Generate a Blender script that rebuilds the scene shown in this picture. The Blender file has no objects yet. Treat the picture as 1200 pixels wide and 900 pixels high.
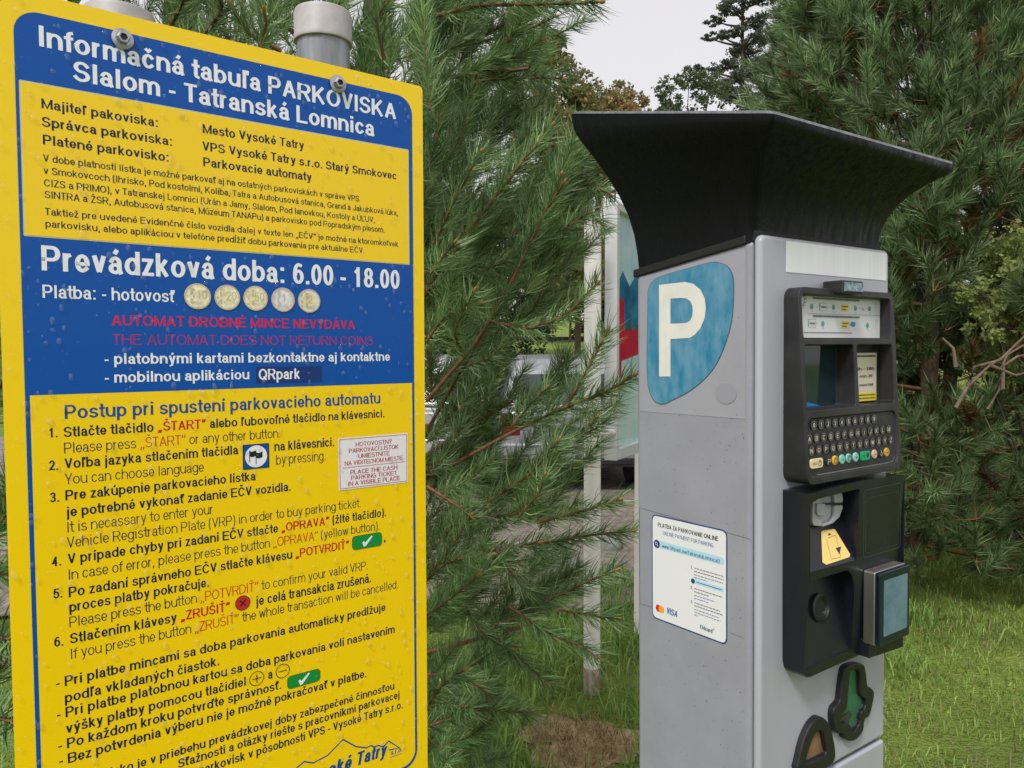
import bpy, bmesh, math, random
import numpy as np
from mathutils import Vector, Matrix, Euler
random.seed(7)
rng = np.random.default_rng(11)
SC = bpy.context.scene
COL = SC.collection

# ------------------------------------------------------------------ camera
F, PITCH, ROLL, YAW_S, YAW_K, TK1, TK2 = 892.102, math.radians(2.57885), math.radians(-0.14518), math.radians(37.55412), math.radians(35.40697), math.radians(-0.46207), math.radians(-0.21012)
H = 1.55
CAMP = np.array([0, 0, H])
def rx(a): c, s = math.cos(a), math.sin(a); return np.array([[1,0,0],[0,c,-s],[0,s,c]])
def ry(a): c, s = math.cos(a), math.sin(a); return np.array([[c,0,s],[0,1,0],[-s,0,c]])
def rz(a): c, s = math.cos(a), math.sin(a); return np.array([[c,-s,0],[s,c,0],[0,0,1.]])
MC = rz(ROLL) @ np.array([[1,0,0],[0,0,-1],[0,1,0.]]) @ rx(PITCH)
cd = bpy.data.cameras.new('camera'); cam = bpy.data.objects.new('camera', cd); COL.objects.link(cam)
cd.sensor_width = 36; cd.lens = F/1200*36; cd.clip_start = .02; cd.clip_end = 1000
R3 = np.stack([MC[0], -MC[1], -MC[2]], 1)
M4 = Matrix([list(R3[i]) + [CAMP[i]] for i in range(3)] + [[0,0,0,1]])
cam.matrix_world = M4
SC.camera = cam

# ------------------------------------------------------------------ world, sun, exposure
SUN_EL, SUN_AZ = math.radians(50), math.radians(205)      # high, behind the viewer and a little to the left
w = bpy.data.worlds.new('World'); SC.world = w; w.use_nodes = True
nt = w.node_tree; bg = nt.nodes['Background']
sky = nt.nodes.new('ShaderNodeTexSky'); sky.sky_type = 'NISHITA'; sky.sun_disc = False
sky.sun_elevation = SUN_EL; sky.sun_rotation = SUN_AZ; sky.air_density = 1.0; sky.dust_density = 6.0; sky.ozone_density = 1.0
hs = nt.nodes.new('ShaderNodeHueSaturation'); hs.inputs['Saturation'].default_value = 0.10
mixw = nt.nodes.new('ShaderNodeMixRGB'); mixw.inputs['Fac'].default_value = 0.72; mixw.inputs['Color2'].default_value = (8.0, 7.85, 8.25, 1)
nt.links.new(sky.outputs[0], hs.inputs['Color']); nt.links.new(hs.outputs[0], mixw.inputs['Color1'])
nt.links.new(mixw.outputs[0], bg.inputs['Color']); bg.inputs['Strength'].default_value = 0.074
sd = bpy.data.lights.new('sun', 'SUN'); so = bpy.data.objects.new('sun', sd); COL.objects.link(so)
sd.energy = 1.5; sd.angle = math.radians(12); sd.color = (1, .98, .95)
sdir = Vector((math.sin(SUN_AZ)*math.cos(SUN_EL), math.cos(SUN_AZ)*math.cos(SUN_EL), math.sin(SUN_EL)))
so.rotation_euler = (-sdir).to_track_quat('-Z', 'Y').to_euler(); so.location = (0, 0, 30)
vs = SC.view_settings; vs.view_transform = 'Standard'; vs.look = 'None'; vs.exposure = 0.75; vs.gamma = 1; vs.use_curve_mapping = False
SC.render.engine = 'CYCLES'
SC.cycles.use_denoising = True
SC.cycles.max_bounces = 8; SC.cycles.transparent_max_bounces = 8

# ------------------------------------------------------------------ helpers
def ray(x, y): return MC.T @ np.array([(x-600)/F, (y-450)/F, 1.])
def at(x, y, d):                       # a point in the place, d metres ahead of the camera plane
    return CAMP + ray(x, y)*d
def ground_at(x, y):
    r = ray(x, y); return CAMP + r*(-H/r[2])
def hit(P, n, x, y):
    d = ray(x, y); return CAMP + d*(n @ (P-CAMP))/(n @ d)
def lin(h):
    h = h.lstrip('#'); o = []
    for i in (0, 2, 4):
        c = int(h[i:i+2], 16)/255; o.append(c/12.92 if c <= .04045 else ((c+.055)/1.055)**2.4)
    return tuple(o)
def mat(name, col, rough=.5, metal=0., spec=.5, var=0., vscale=20., bump=0., bscale=200., attr=None, trans=0., ior=1.45, col2=None, detail=4., stretch=None, rvar=0.):
    m = bpy.data.materials.new(name); m.use_nodes = True
    n = m.node_tree.nodes; l = m.node_tree.links; b = n['Principled BSDF']
    if isinstance(col, str): col = lin(col)
    if isinstance(col2, str): col2 = lin(col2)
    b.inputs['Base Color'].default_value = (*col, 1); b.inputs['Roughness'].default_value = rough
    b.inputs['Metallic'].default_value = metal; b.inputs['Specular IOR Level'].default_value = spec
    b.inputs['Transmission Weight'].default_value = trans; b.inputs['IOR'].default_value = ior
    tc = n.new('ShaderNodeTexCoord'); src = tc.outputs['Object']
    if stretch:
        mp = n.new('ShaderNodeMapping'); mp.inputs['Scale'].default_value = stretch
        l.new(src, mp.inputs['Vector']); src = mp.outputs[0]
    if attr:
        a = n.new('ShaderNodeAttribute'); a.attribute_name = attr; l.new(a.outputs['Color'], b.inputs['Base Color'])
    elif var > 0 or col2:
        t = n.new('ShaderNodeTexNoise'); t.inputs['Scale'].default_value = vscale; t.inputs['Detail'].default_value = detail
        t.inputs['Roughness'].default_value = .65
        l.new(src, t.inputs['Vector'])
        r = n.new('ShaderNodeValToRGB'); r.color_ramp.elements[0].position = .35; r.color_ramp.elements[1].position = .68
        c2 = col2 if col2 else tuple(min(1, c*(1+var)) for c in col)
        c1 = col if col2 else tuple(c*(1-var) for c in col)
        r.color_ramp.elements[0].color = (*c1, 1); r.color_ramp.elements[1].color = (*c2, 1)
        l.new(t.outputs['Fac'], r.inputs['Fac']); l.new(r.outputs[0], b.inputs['Base Color'])
    if rvar > 0:
        t = n.new('ShaderNodeTexNoise'); t.inputs['Scale'].default_value = vscale*1.7; t.inputs['Detail'].default_value = 5
        l.new(src, t.inputs['Vector'])
        mr = n.new('ShaderNodeMapRange'); mr.inputs['From Min'].default_value = .3; mr.inputs['From Max'].default_value = .7
        mr.inputs['To Min'].default_value = max(.02, rough-rvar); mr.inputs['To Max'].default_value = min(1, rough+rvar)
        l.new(t.outputs['Fac'], mr.inputs['Value']); l.new(mr.outputs[0], b.inputs['Roughness'])
    if bump > 0:
        t = n.new('ShaderNodeTexNoise'); t.inputs['Scale'].default_value = bscale; t.inputs['Detail'].default_value = 3
        l.new(tc.outputs['Object'], t.inputs['Vector'])
        bp = n.new('ShaderNodeBump'); bp.inputs['Strength'].default_value = bump; bp.inputs['Distance'].default_value = .002
        l.new(t.outputs['Fac'], bp.inputs['Height']); l.new(bp.outputs[0], b.inputs['Normal'])
    return m
def tag(o, label=None, cat=None, group=None, kind=None):
    if label: o['label'] = label
    if cat: o['category'] = cat
    if group: o['group'] = group
    if kind: o['kind'] = kind
    return o
def empty(name, loc, rot=None, order='XYZ'):
    o = bpy.data.objects.new(name, None); COL.objects.link(o); o.location = loc; o.rotation_mode = order
    if rot: o.rotation_euler = rot
    o.empty_display_size = .1
    return o
def link(name, me, m, parent=None, smooth=False):
    o = bpy.data.objects.new(name, me); COL.objects.link(o)
    for mm in (m if isinstance(m, (list, tuple)) else [m]): me.materials.append(mm)
    if parent is not None: o.parent = parent
    if smooth:
        me.polygons.foreach_set('use_smooth', np.ones(len(me.polygons), bool))
    return o
def obj(name, bm, m, parent=None, bevel=0, seg=2, smooth=False, angle=35):
    bmesh.ops.recalc_face_normals(bm, faces=bm.faces)
    me = bpy.data.meshes.new(name); bm.to_mesh(me); bm.free()
    o = link(name, me, m, parent, smooth or bevel > 0)
    if bevel > 0:
        b = o.modifiers.new('bevel', 'BEVEL'); b.width = bevel; b.segments = seg; b.limit_method = 'ANGLE'; b.angle_limit = math.radians(angle); b.harden_normals = True
    elif smooth:
        e = o.modifiers.new('split', 'EDGE_SPLIT'); e.split_angle = math.radians(40)
    return o
def box(bm, x0, x1, y0, y1, z0, z1):
    v = [bm.verts.new((x, y, z)) for x in (x0, x1) for y in (y0, y1) for z in (z0, z1)]
    for f in ((0,1,3,2),(4,6,7,5),(0,4,5,1),(2,3,7,6),(0,2,6,4),(1,5,7,3)): bm.faces.new([v[i] for i in f])
def prism(bm, pts, y0, y1, axis='y', f0=None, f1=None):
    """outline (a, z) extruded along the axis; f0/f1 may move an end per vertex"""
    def P(a, z, d):
        return (a, d, z) if axis == 'y' else ((d, a, z) if axis == 'x' else (a, z, d))
    A = [bm.verts.new(P(a, z, y0 if f0 is None else f0(a, z))) for a, z in pts]
    B = [bm.verts.new(P(a, z, y1 if f1 is None else f1(a, z))) for a, z in pts]
    n = len(pts)
    bm.faces.new(A); bm.faces.new(B[::-1])
    for i in range(n): bm.faces.new((A[i], B[i], B[(i+1) % n], A[(i+1) % n]))
def rrect(x0, x1, z0, z1, r, n=5, corners=(1,1,1,1)):
    out = []
    for i, (cx, cz, a0) in enumerate(((x1-r, z1-r, 0), (x0+r, z1-r, 90), (x0+r, z0+r, 180), (x1-r, z0+r, 270))):
        if not corners[i]:
            out.append(((x1, x0, x0, x1)[i], (z1, z1, z0, z0)[i])); continue
        for k in range(n+1):
            a = math.radians(a0+90*k/n); out.append((cx+r*math.cos(a), cz+r*math.sin(a)))
    return out
def lathe(bm, prof, axis=(0,0,1), org=(0,0,0), n=24):
    """profile (radius, height) turned about the axis through org"""
    q = Vector((0,0,1)).rotation_difference(Vector(axis)); org = Vector(org); rings = []
    for r, h in prof:
        rings.append([bm.verts.new(org+q @ Vector((r*math.cos(2*math.pi*k/n), r*math.sin(2*math.pi*k/n), h))) for k in range(n)])
    for a, b in zip(rings, rings[1:]):
        for k in range(n): bm.faces.new((a[k], a[(k+1) % n], b[(k+1) % n], b[k]))
    bm.faces.new(rings[0][::-1]); bm.faces.new(rings[-1])
def tube(bm, pts, rad, n=8):
    pts = [Vector(p) for p in pts]; rings = []
    for i, p in enumerate(pts):
        t = (pts[min(i+1, len(pts)-1)]-pts[max(i-1, 0)]).normalized()
        u = t.cross(Vector((0,0,1)) if abs(t.z) < .9 else Vector((1,0,0))).normalized(); v = t.cross(u)
        r = rad[i] if isinstance(rad, (list, tuple)) else rad
        rings.append([bm.verts.new(p+(u*math.cos(2*math.pi*k/n)+v*math.sin(2*math.pi*k/n))*r) for k in range(n)])
    for a, b in zip(rings, rings[1:]):
        for k in range(n): bm.faces.new((a[k], a[(k+1) % n], b[(k+1) % n], b[k]))
    bm.faces.new(rings[0][::-1]); bm.faces.new(rings[-1])
def cut(o, cutters):
    """take the cutters' shapes out of o and drop them"""
    for c in cutters:
        b = o.modifiers.new('cut', 'BOOLEAN'); b.operation = 'DIFFERENCE'; b.solver = 'EXACT'; b.object = c
    dg = bpy.context.evaluated_depsgraph_get(); dg.update()
    me = bpy.data.meshes.new_from_object(o.evaluated_get(dg))
    o.modifiers.clear(); o.data = me
    for c in cutters: bpy.data.objects.remove(c)
def raw(name, V, F4, m, parent=None, cols=None, smooth=False):
    """numpy vertices and a list of face arrays (all faces in one array have the same size)"""
    me = bpy.data.meshes.new(name)
    me.vertices.add(len(V)); me.vertices.foreach_set('co', np.ascontiguousarray(V, np.float32).ravel())
    nl = sum(f.size for f in F4); npoly = sum(len(f) for f in F4)
    me.loops.add(nl); me.loops.foreach_set('vertex_index', np.concatenate([f.ravel() for f in F4]).astype(np.int32))
    st = []; s = 0
    for f in F4:
        st.append(s+np.arange(len(f))*f.shape[1]); s += f.size
    me.polygons.add(npoly); me.polygons.foreach_set('loop_start', np.concatenate(st).astype(np.int32))
    if cols is not None:
        a = me.color_attributes.new('Col', 'FLOAT_COLOR', 'POINT')
        a.data.foreach_set('color', np.concatenate([cols, np.ones((len(cols), 1))], 1).astype(np.float32).ravel())
    me.update(calc_edges=True); me.validate()
    return link(name, me, m, parent, smooth)

# ------------------------------------------------------------------ lettering: a plain grotesque drawn as strokes
O_ = 'a .5 .5 .5 .5 0 360'
GL = {
'A':(722,'c','!0,-.07 .5,1.02;!1,-.07 .5,1.02;.2,.3 .8,.3'),'B':(722,'c','0,0 0,1 .6,1 a .6 .76 .36 .24 90 -90 0,.52;.6,.52 a .6 .26 .4 .26 90 -90 0,0'),
'C':(722,'c','a .5 .5 .5 .5 38 322'),'D':(722,'c','0,0 0,1 .42,1 a .42 .5 .58 .5 90 -90 0,0'),'E':(667,'c','1,1 0,1 0,0 1,0;0,.53 .9,.53'),
'F':(611,'c','1,1 0,1 0,0;0,.5 .85,.5'),'G':(778,'c','a .5 .5 .5 .5 40 330;.97,.12 .97,.44 .58,.44'),'H':(722,'c','0,0 0,1;1,0 1,1;0,.53 1,.53'),
'I':(278,'c','.5,0 .5,1'),'J':(556,'c','1,1 1,.3 a .5 .3 .5 .3 0 -170'),'K':(722,'c','0,0 0,1;!0,.3 .95,1.07;!.32,.6 1,-.07'),'L':(611,'c','0,1 0,0 1,0'),
'M':(833,'c','0,0 0,1;1,0 1,1;!0,1.02 .5,0 1,1.02'),'N':(722,'c','0,0 0,1;1,0 1,1;!0,1.02 1,-.02'),'O':(778,'c',O_),
'P':(667,'c','0,0 0,1 .6,1 a .6 .72 .4 .28 90 -90 0,.44'),'Q':(778,'c',O_+';!.6,.28 1.02,-.1'),'R':(722,'c','0,0 0,1 .6,1 a .58 .74 .4 .26 90 -90 0,.48;!.55,.48 1,-.07'),
'S':(667,'c','a .5 .75 .46 .25 20 270 a .5 .25 .5 .25 90 -160'),'T':(611,'c','0,1 1,1;.5,1 .5,0'),'U':(722,'c','0,1 0,.38 a .5 .38 .5 .38 180 360 1,1'),
'V':(667,'c','!0,1.07 .5,-.02;!1,1.07 .5,-.02'),'W':(944,'c','!0,1.07 .26,-.02;!.26,-.02 .5,1.02;!.5,1.02 .74,-.02;!.74,-.02 1,1.07'),'X':(667,'c','!0,-.07 1,1.07;!0,1.07 1,-.07'),
'Y':(667,'c','!0,1.07 .5,.42;!1,1.07 .5,.42;.5,.42 .5,0'),'Z':(611,'c','0,1 .95,1;0,0 1,0;!.97,1 .03,0'),
'a':(556,'x','a .48 .66 .42 .34 160 0 .9,.2 1,0;a .45 .27 .45 .27 0 360'),'b':(611,'x','0,0 0,h;'+O_),'c':(556,'x','a .5 .5 .5 .5 40 320'),
'd':(611,'x','1,0 1,h;'+O_),'e':(556,'x','.05,.46 1,.46 1,.55 a .5 .5 .5 .5 6 318'),'f':(333,'x','.5,0 .5,h-.22 a 1.4 h-.22 .9 .22 180 95;-.3,1 1.3,1'),
'g':(611,'x',O_+';1,1 1,d+.35 a .5 d+.35 .5 .35 0 -155'),'h':(611,'x','0,0 0,h;a .5 .55 .5 .45 180 0 1,0'),'i':(278,'x','.5,0 .5,1;.5,h .5,h-.03'),
'j':(278,'x','.55,1 .55,d+.25 a 0 d+.25 .55 .25 0 -100;.55,h .55,h-.03'),'k':(556,'x','0,0 0,h;!0,.28 .92,1.1;!.32,.58 1,-.1'),'l':(278,'x','.5,0 .5,h'),
'm':(889,'x','0,0 0,1;a .25 .62 .25 .38 180 0 .5,0;a .75 .62 .25 .38 180 0 1,0'),'n':(611,'x','0,0 0,1;a .5 .55 .5 .45 180 0 1,0'),'o':(611,'x',O_),
'p':(611,'x','0,d 0,1;'+O_),'q':(611,'x','1,d 1,1;'+O_),'r':(389,'x','0,0 0,1;a .75 .5 .75 .48 180 92'),'s':(556,'x','a .5 .75 .45 .25 25 270 a .5 .25 .5 .25 90 -155'),
't':(333,'x','.5,1.42 .5,.25 a 1.35 .25 .85 .25 180 265;-.3,1 1.35,1'),'u':(611,'x','0,1 0,.45 a .5 .45 .5 .45 180 360;1,0 1,1'),'v':(556,'x','!0,1.1 .5,-.03;!1,1.1 .5,-.03'),
'w':(778,'x','!0,1.1 .26,-.03;!.26,-.03 .5,1.03;!.5,1.03 .74,-.03;!.74,-.03 1,1.1'),'x':(556,'x','!0,-.1 1,1.1;!0,1.1 1,-.1'),'y':(556,'x','!0,1.1 .52,0;!1,1.1 .42,d+.15;.4,d+.1 .15,d+.02'),
'z':(500,'x','0,1 .95,1;0,0 1,0;!.95,1 .05,0'),
'0':(556,'c',O_),'1':(556,'c','.58,0 .58,1;!.58,.96 .12,.74'),'2':(556,'c','a .5 .71 .47 .29 165 -30 .03,0 1,0'),'3':(556,'c','a .48 .76 .44 .24 155 -90;a .48 .26 .5 .26 90 -155'),
'4':(556,'c','!.7,1.02 .0,.28 1.08,.28;.7,0 .7,.98'),'5':(556,'c','.95,1 .16,1 .06,.47;a .5 .33 .5 .33 130 -155'),'6':(556,'c','a .5 .32 .5 .32 0 360;a .54 .5 .54 .5 65 185'),
'7':(556,'c','0,1 1,1;!1,1 .38,-.05'),'8':(556,'c','a .5 .76 .43 .24 0 360;a .5 .27 .5 .27 0 360'),'9':(556,'c','a .5 .68 .5 .32 0 360;a .46 .5 .54 .5 -115 5'),
'.':(278,'x','.5,0 .5,.03'),',':(278,'x','.5,.03 .5,-.1 .35,-.3'),':':(333,'x','.5,0 .5,.03;.5,.97 .5,1'),'-':(333,'x','0,.5 1,.5'),'/':(278,'c','!0,-.07 1,1.07'),
'(':(333,'c','a 1.1 .42 1.1 .72 120 240'),')':(333,'c','a -.1 .42 1.1 .72 60 -60'),'+':(584,'x','.5,0 .5,1;0,.5 1,.5'),
'„':(460,'x','.2,.03 .2,-.1 0,-.3;.9,.03 .9,-.1 .7,-.3'),'”':(460,'c','.2,1 .2,.9 0,.75;.9,1 .9,.9 .7,.75'),'€':(600,'c','a .6 .5 .45 .5 45 315;0,.6 .7,.6;0,.4 .7,.4'),'|':(278,'c','.5,-.2 .5,1.1'),
}
ACC = {'á':'a´','é':'e´','í':'ı´','ó':'o´','ú':'u´','ý':'y´','Á':'A´','É':'E´','Í':'I´','Ú':'U´','Ý':'Y´','ĺ':'l´','č':'cˇ','š':'sˇ','ž':'zˇ','ň':'nˇ','Č':'Cˇ','Š':'Sˇ','Ž':'Zˇ','Ť':'Tˇ','ľ':"l'",'ť':"t'",'ď':"d'",'Ľ':"L'",'ô':'o^'}
HC = .62        # horizontal strokes are thinner than upright ones
GL['ı'] = (278, 'x', '.5,0 .5,1')
def strokes(ch, wt):
    """list of (points, square ends?) in em units, and the advance"""
    ac = ''
    if ch in ACC: ch, ac = ACC[ch][0], ACC[ch][1]
    if ch == ' ': return [], .278
    if ch not in GL: ch = '-'
    adv, kind, spec = GL[ch]; adv /= 1000; s = wt/2; sy = s*HC
    sb = .035 if adv > .3 else .045
    x0, x1 = sb+s, adv-sb-s
    if x1 < x0: x0 = x1 = adv/2
    top = (.716 if kind == 'c' else .53)-sy
    vh = (.716-sy-sy)/(top-sy); vd = (-.205+sy-sy)/(top-sy)
    env = {'h': vh, 'd': vd}
    ev = lambda t: float(eval(t, {}, env)) if ('h' in t or 'd' in t) else float(t)
    T = lambda u, v: (x0+u*(x1-x0), sy+v*(top-sy))
    out = []
    for st in spec.split(';'):
        sq = not st.startswith('!'); st = st.lstrip('!'); tk = st.split(); pts = []; i = 0
        while i < len(tk):
            if tk[i] == 'a':
                cx, cy, rx_, ry_, a0, a1 = [ev(t) for t in tk[i+1:i+7]]; i += 7
                n = max(4, int(abs(a1-a0)/18))
                for k in range(n+1):
                    a = math.radians(a0+(a1-a0)*k/n); pts.append(T(cx+rx_*math.cos(a), cy+ry_*math.sin(a)))
            else:
                u, v = tk[i].split(','); pts.append(T(ev(u), ev(v))); i += 1
        out.append((pts, sq))
    if ac:
        cx = adv/2; yb = .60 if kind == 'x' and ch != 'l' else .79
        if ac == '´': out.append(([(cx-.03, yb), (cx+.07, yb+.13)], False))
        if ac == 'ˇ': out.append(([(cx-.1, yb+.12), (cx, yb+.02), (cx+.1, yb+.12)], False))
        if ac == '^': out.append(([(cx-.1, yb+.02), (cx, yb+.12), (cx+.1, yb+.02)], False))
        if ac == "'":
            xx = adv+.0 if ch != 'L' else adv*.75
            out.append(([(xx, .72), (xx-.03, .54)], False)); adv += .07 if ch != 'L' else 0
    return out, adv
def ribbon(V, Fc, pts, half, P, z, hc=1.):
    """flat ribbon along pts (em units); P maps (x, y, z) to the surface"""
    q = []
    for p in pts:
        if not q or math.hypot(p[0]-q[-1][0], p[1]-q[-1][1]) > 1e-6: q.append(p)
    closed = len(q) > 3 and math.hypot(q[0][0]-q[-1][0], q[0][1]-q[-1][1]) < 1e-4
    if closed: q = q[:-1]
    n = len(q); b = len(V)
    if n < 2: return
    for i in range(n):
        if closed: a, c = q[i-1], q[(i+1) % n]
        else: a, c = q[max(i-1, 0)], q[min(i+1, n-1)]
        d1 = (q[i][0]-a[0], q[i][1]-a[1]); d2 = (c[0]-q[i][0], c[1]-q[i][1])
        if i == 0 and not closed: d1 = d2
        if i == n-1 and not closed: d2 = d1
        l1 = math.hypot(*d1) or 1; l2 = math.hypot(*d2) or 1
        n1 = (-d1[1]/l1, d1[0]/l1); n2 = (-d2[1]/l2, d2[0]/l2)
        m = (n1[0]+n2[0], n1[1]+n2[1]); lm = math.hypot(*m) or 1; m = (m[0]/lm, m[1]/lm)
        k = half/max(.5, m[0]*n1[0]+m[1]*n1[1])
        V.append(P(q[i][0]+m[0]*k, q[i][1]+m[1]*k*hc, z)); V.append(P(q[i][0]-m[0]*k, q[i][1]-m[1]*k*hc, z))
    for i in range(n if closed else n-1):
        j = (i+1) % n
        Fc.append((b+2*i, b+2*i+1, b+2*j+1, b+2*j))
class Ink:
    """collects the lettering of one colour on one surface: P(x, y, z) maps surface metres to local space"""
    def __init__(s, P): s.V = []; s.F = []; s.P = P; s.k = 0
    def width(s, text, wt): return sum(strokes(c, wt)[1] for c in text)
    def text(s, text, x, y, cap, width=None, bold=True, wt=None, slant=0., center=False, prefix='', line=None):
        wt = wt or (.15 if bold else .088); em = cap/.716
        W = s.width(text, wt)*em; sx = width/W if width else 1.
        if center: x -= W*sx/2
        if prefix: x -= s.width(prefix, wt)*em*sx; text = prefix+text
        cx = 0
        for c in text:
            st, adv = strokes(c, wt)
            for pts, sq in st:
                pts = list(pts)
                if sq and len(pts) > 1 and math.hypot(pts[0][0]-pts[-1][0], pts[0][1]-pts[-1][1]) > 1e-4:
                    def ext(a, b):
                        d = (a[0]-b[0], a[1]-b[1]); l = math.hypot(*d) or 1; return (a[0]+d[0]/l*wt/2*.98, a[1]+d[1]/l*wt/2*HC*.98)
                    pts[0], pts[-1] = ext(pts[0], pts[1]), ext(pts[-1], pts[-2])
                s.k += 1
                ribbon(s.V, s.F, [(p[0]+cx, p[1]) for p in pts], wt/2, lambda a, b, z: s.P(x+(a+b*slant)*em*sx, y+b*em, z), (s.k % 60)*2.5e-6, HC)
            cx += adv
        return x+cx*em*sx
    def line(s, pts, w):
        s.k += 1; ribbon(s.V, s.F, pts, w/2, s.P, (s.k % 60)*2.5e-6)
    def poly(s, pts, dz=0.):
        b = len(s.V); s.k += 1
        s.V += [s.P(a, c, (s.k % 60)*2.5e-6+dz) for a, c in pts]; s.F.append(tuple(range(b, b+len(pts))))
    def disc(s, x, y, r, n=20, ry=None): s.poly([(x+r*math.cos(2*math.pi*k/n), y+(ry or r)*math.sin(2*math.pi*k/n)) for k in range(n)])
    def ring(s, x, y, r, w, n=24, ry=None): s.line([(x+r*math.cos(2*math.pi*k/n), y+(ry or r)*math.sin(2*math.pi*k/n)) for k in range(n+1)], w)
    def make(s, name, m, parent):
        me = bpy.data.meshes.new(name); me.from_pydata(s.V, [], s.F); me.update()
        return link(name, me, m, parent)

# ================================================================== the setting: ground, path, sky is the world
def gz(x, y):
    """the lawn is flat near the machine and rises gently far off"""
    d = np.maximum(0, np.asarray(y, float)-16)
    return 0.05*d*np.clip(d/25, 0, 1) + .03*np.sin(np.asarray(x)*1.3+.5)*np.cos(np.asarray(y)*1.1)
def ground():
    xs = np.concatenate([np.linspace(-160, -14, 14), np.linspace(-12, 12, 61), np.linspace(14, 160, 14)])
    ys = np.concatenate([np.linspace(-60, -2, 10), np.linspace(-1, 20, 61), np.linspace(22, 220, 40)])
    X, Y = np.meshgrid(xs, ys); Z = gz(X, Y)
    V = np.stack([X, Y, Z], -1).reshape(-1, 3); nx = len(xs); i = np.arange(nx-1)[None, :]+nx*np.arange(len(ys)-1)[:, None]
    Fc = np.stack([i, i+1, i+nx+1, i+nx], -1).reshape(-1, 4)
    m = bpy.data.materials.new('lawn'); m.use_nodes = True; n = m.node_tree.nodes; l = m.node_tree.links; b = n['Principled BSDF']
    tc = n.new('ShaderNodeTexCoord')
    t = n.new('ShaderNodeTexNoise'); t.inputs['Scale'].default_value = 1.3; t.inputs['Detail'].default_value = 8; t.inputs['Roughness'].default_value = .7
    l.new(tc.outputs['Object'], t.inputs['Vector'])
    r = n.new('ShaderNodeValToRGB'); e = r.color_ramp.elements
    e[0].position = .3; e[0].color = (.09, .13, .025, 1); e[1].position = .6; e[1].color = (.19, .26, .05, 1)
    k = e.new(.74); k.color = (.22, .24, .07, 1)
    l.new(t.outputs['Fac'], r.inputs['Fac']); l.new(r.outputs[0], b.inputs['Base Color'])
    b.inputs['Roughness'].default_value = .9; b.inputs['Specular IOR Level'].default_value = .15
    t2 = n.new('ShaderNodeTexNoise'); t2.inputs['Scale'].default_value = 60; l.new(tc.outputs['Object'], t2.inputs['Vector'])
    bp = n.new('ShaderNodeBump'); bp.inputs['Distance'].default_value = .03; l.new(t2.outputs['Fac'], bp.inputs['Height']); l.new(bp.outputs[0], b.inputs['Normal'])
    tag(raw('ground', V, [Fc], m, smooth=True), kind='structure')
ground()
# bare stony parking strip on which the waste containers stand
def strip():
    pts = [(-9, 4.35), (-3, 4.3), (-1.2, 4.4), (.2, 4.32), (.75, 4.5), (1.3, 4.45), (2.2, 4.7), (2.5, 5.4), (2.4, 13.5), (-9, 13.5)]
    bm = bmesh.new(); prism(bm, pts, .032, .040, axis='z')
    tag(obj('parking_pavement', bm, mat('gravelly asphalt', (.20, .17, .14), .9, var=.45, vscale=14, bump=1, bscale=60)), kind='structure')
strip()
def kerb():
    bm = bmesh.new(); y = 62; z = float(gz(0, y))
    prism(bm, [(-40, z-.5), (40, z-.5), (40, z+.28), (-40, z+.28)], y, y+.4)
    tag(obj('garden_wall', bm, mat('dark wall stone', (.09, .09, .095), .85, var=.3, vscale=3)), 'long low dark stone wall at the far edge of the bright lawn', 'wall')
kerb()

# ================================================================== yellow information sign
PS = np.array([-0.58354909, 0.87139235, 1.30450429]); RS = rz(YAW_S); ZS = PS[2]
def B(px, py, off=0.):
    v = hit(PS+RS[:, 1]*off, RS[:, 1], px, py)-PS; return float(v @ RS[:, 0]), float(v[2])
sign = tag(empty('information_sign', (PS[0], PS[1], 0), (0, 0, YAW_S)), 'wet yellow and blue parking information board bolted to two grey steel posts', 'sign')
YEL = '#f7d000'; BLU = '#0052a0'; NAVY = '#0b1c3c'
m_yel = mat('yellow sheet', (.93, .625, .002), .26, rvar=.06, vscale=5)
m_yel2 = mat('yellow film', (.92, .61, .002), .24, rvar=.06, vscale=5)
m_blue = mat('blue print', lin('#004ea4'), .26, spec=.35, rvar=.06, vscale=6)
m_navy = mat('navy ink', lin('#0c1d38'), .35); m_white = mat('white ink', (.82, .82, .86), .35); m_red = mat('red ink', lin('#c41414'), .4)
m_mag = mat('faded red ink', lin('#c2185c'), .5, col2=lin('#d81f3c'), vscale=60); m_mag2 = mat('faded magenta ink', lin('#8c2a72'), .5, col2=lin('#c02868'), vscale=70)
m_edge = mat('film edge', (.55, .52, .40), .3); m_hblue = mat('heading blue ink', lin('#0d4a8c'), .35)
m_green = mat('green ink', lin('#0a8a3a'), .35); m_black = mat('black ink', (.01, .01, .012), .4)
V0 = -.447
bm = bmesh.new(); prism(bm, [(a, z+ZS) for a, z in rrect(0, .5605, V0, .6577, .006, 3)], 0, .003)
obj('board', bm, [m_yel], sign)
def sheet(name, pts, y, m, parent, th=.0002):
    bm = bmesh.new(); prism(bm, [(a, z+ZS) for a, z in pts], -y, -y+th); return obj(name, bm, m, parent)
sheet('blue_panel', rrect(.0212, .5408, -.4235, .6362, .026, 7), .0006, m_blue, sign, .0005)
sheet('film_edge', rrect(.0247, .5345, .3782, .5560, .001, 1), .0008, m_edge, sign)
sheet('yellow_panel', rrect(.0262, .5333, .3797, .5545, .001, 1), .0010, m_yel2, sign)
sheet('yellow_panel', rrect(.0260, .5368, -.4185, .1935, .022, 7, (0,0,1,1)), .0010, m_yel2, sign)
sheet('app_sticker', [B(300, 430), B(300, 449.5), B(377, 447.5), B(377, 429)], .0008, mat('dark blue sticker', lin('#0a2f74'), .3), sign)
PBO = {'white': .00085, 'mag': .00075, 'mag2': .00075}
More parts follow.
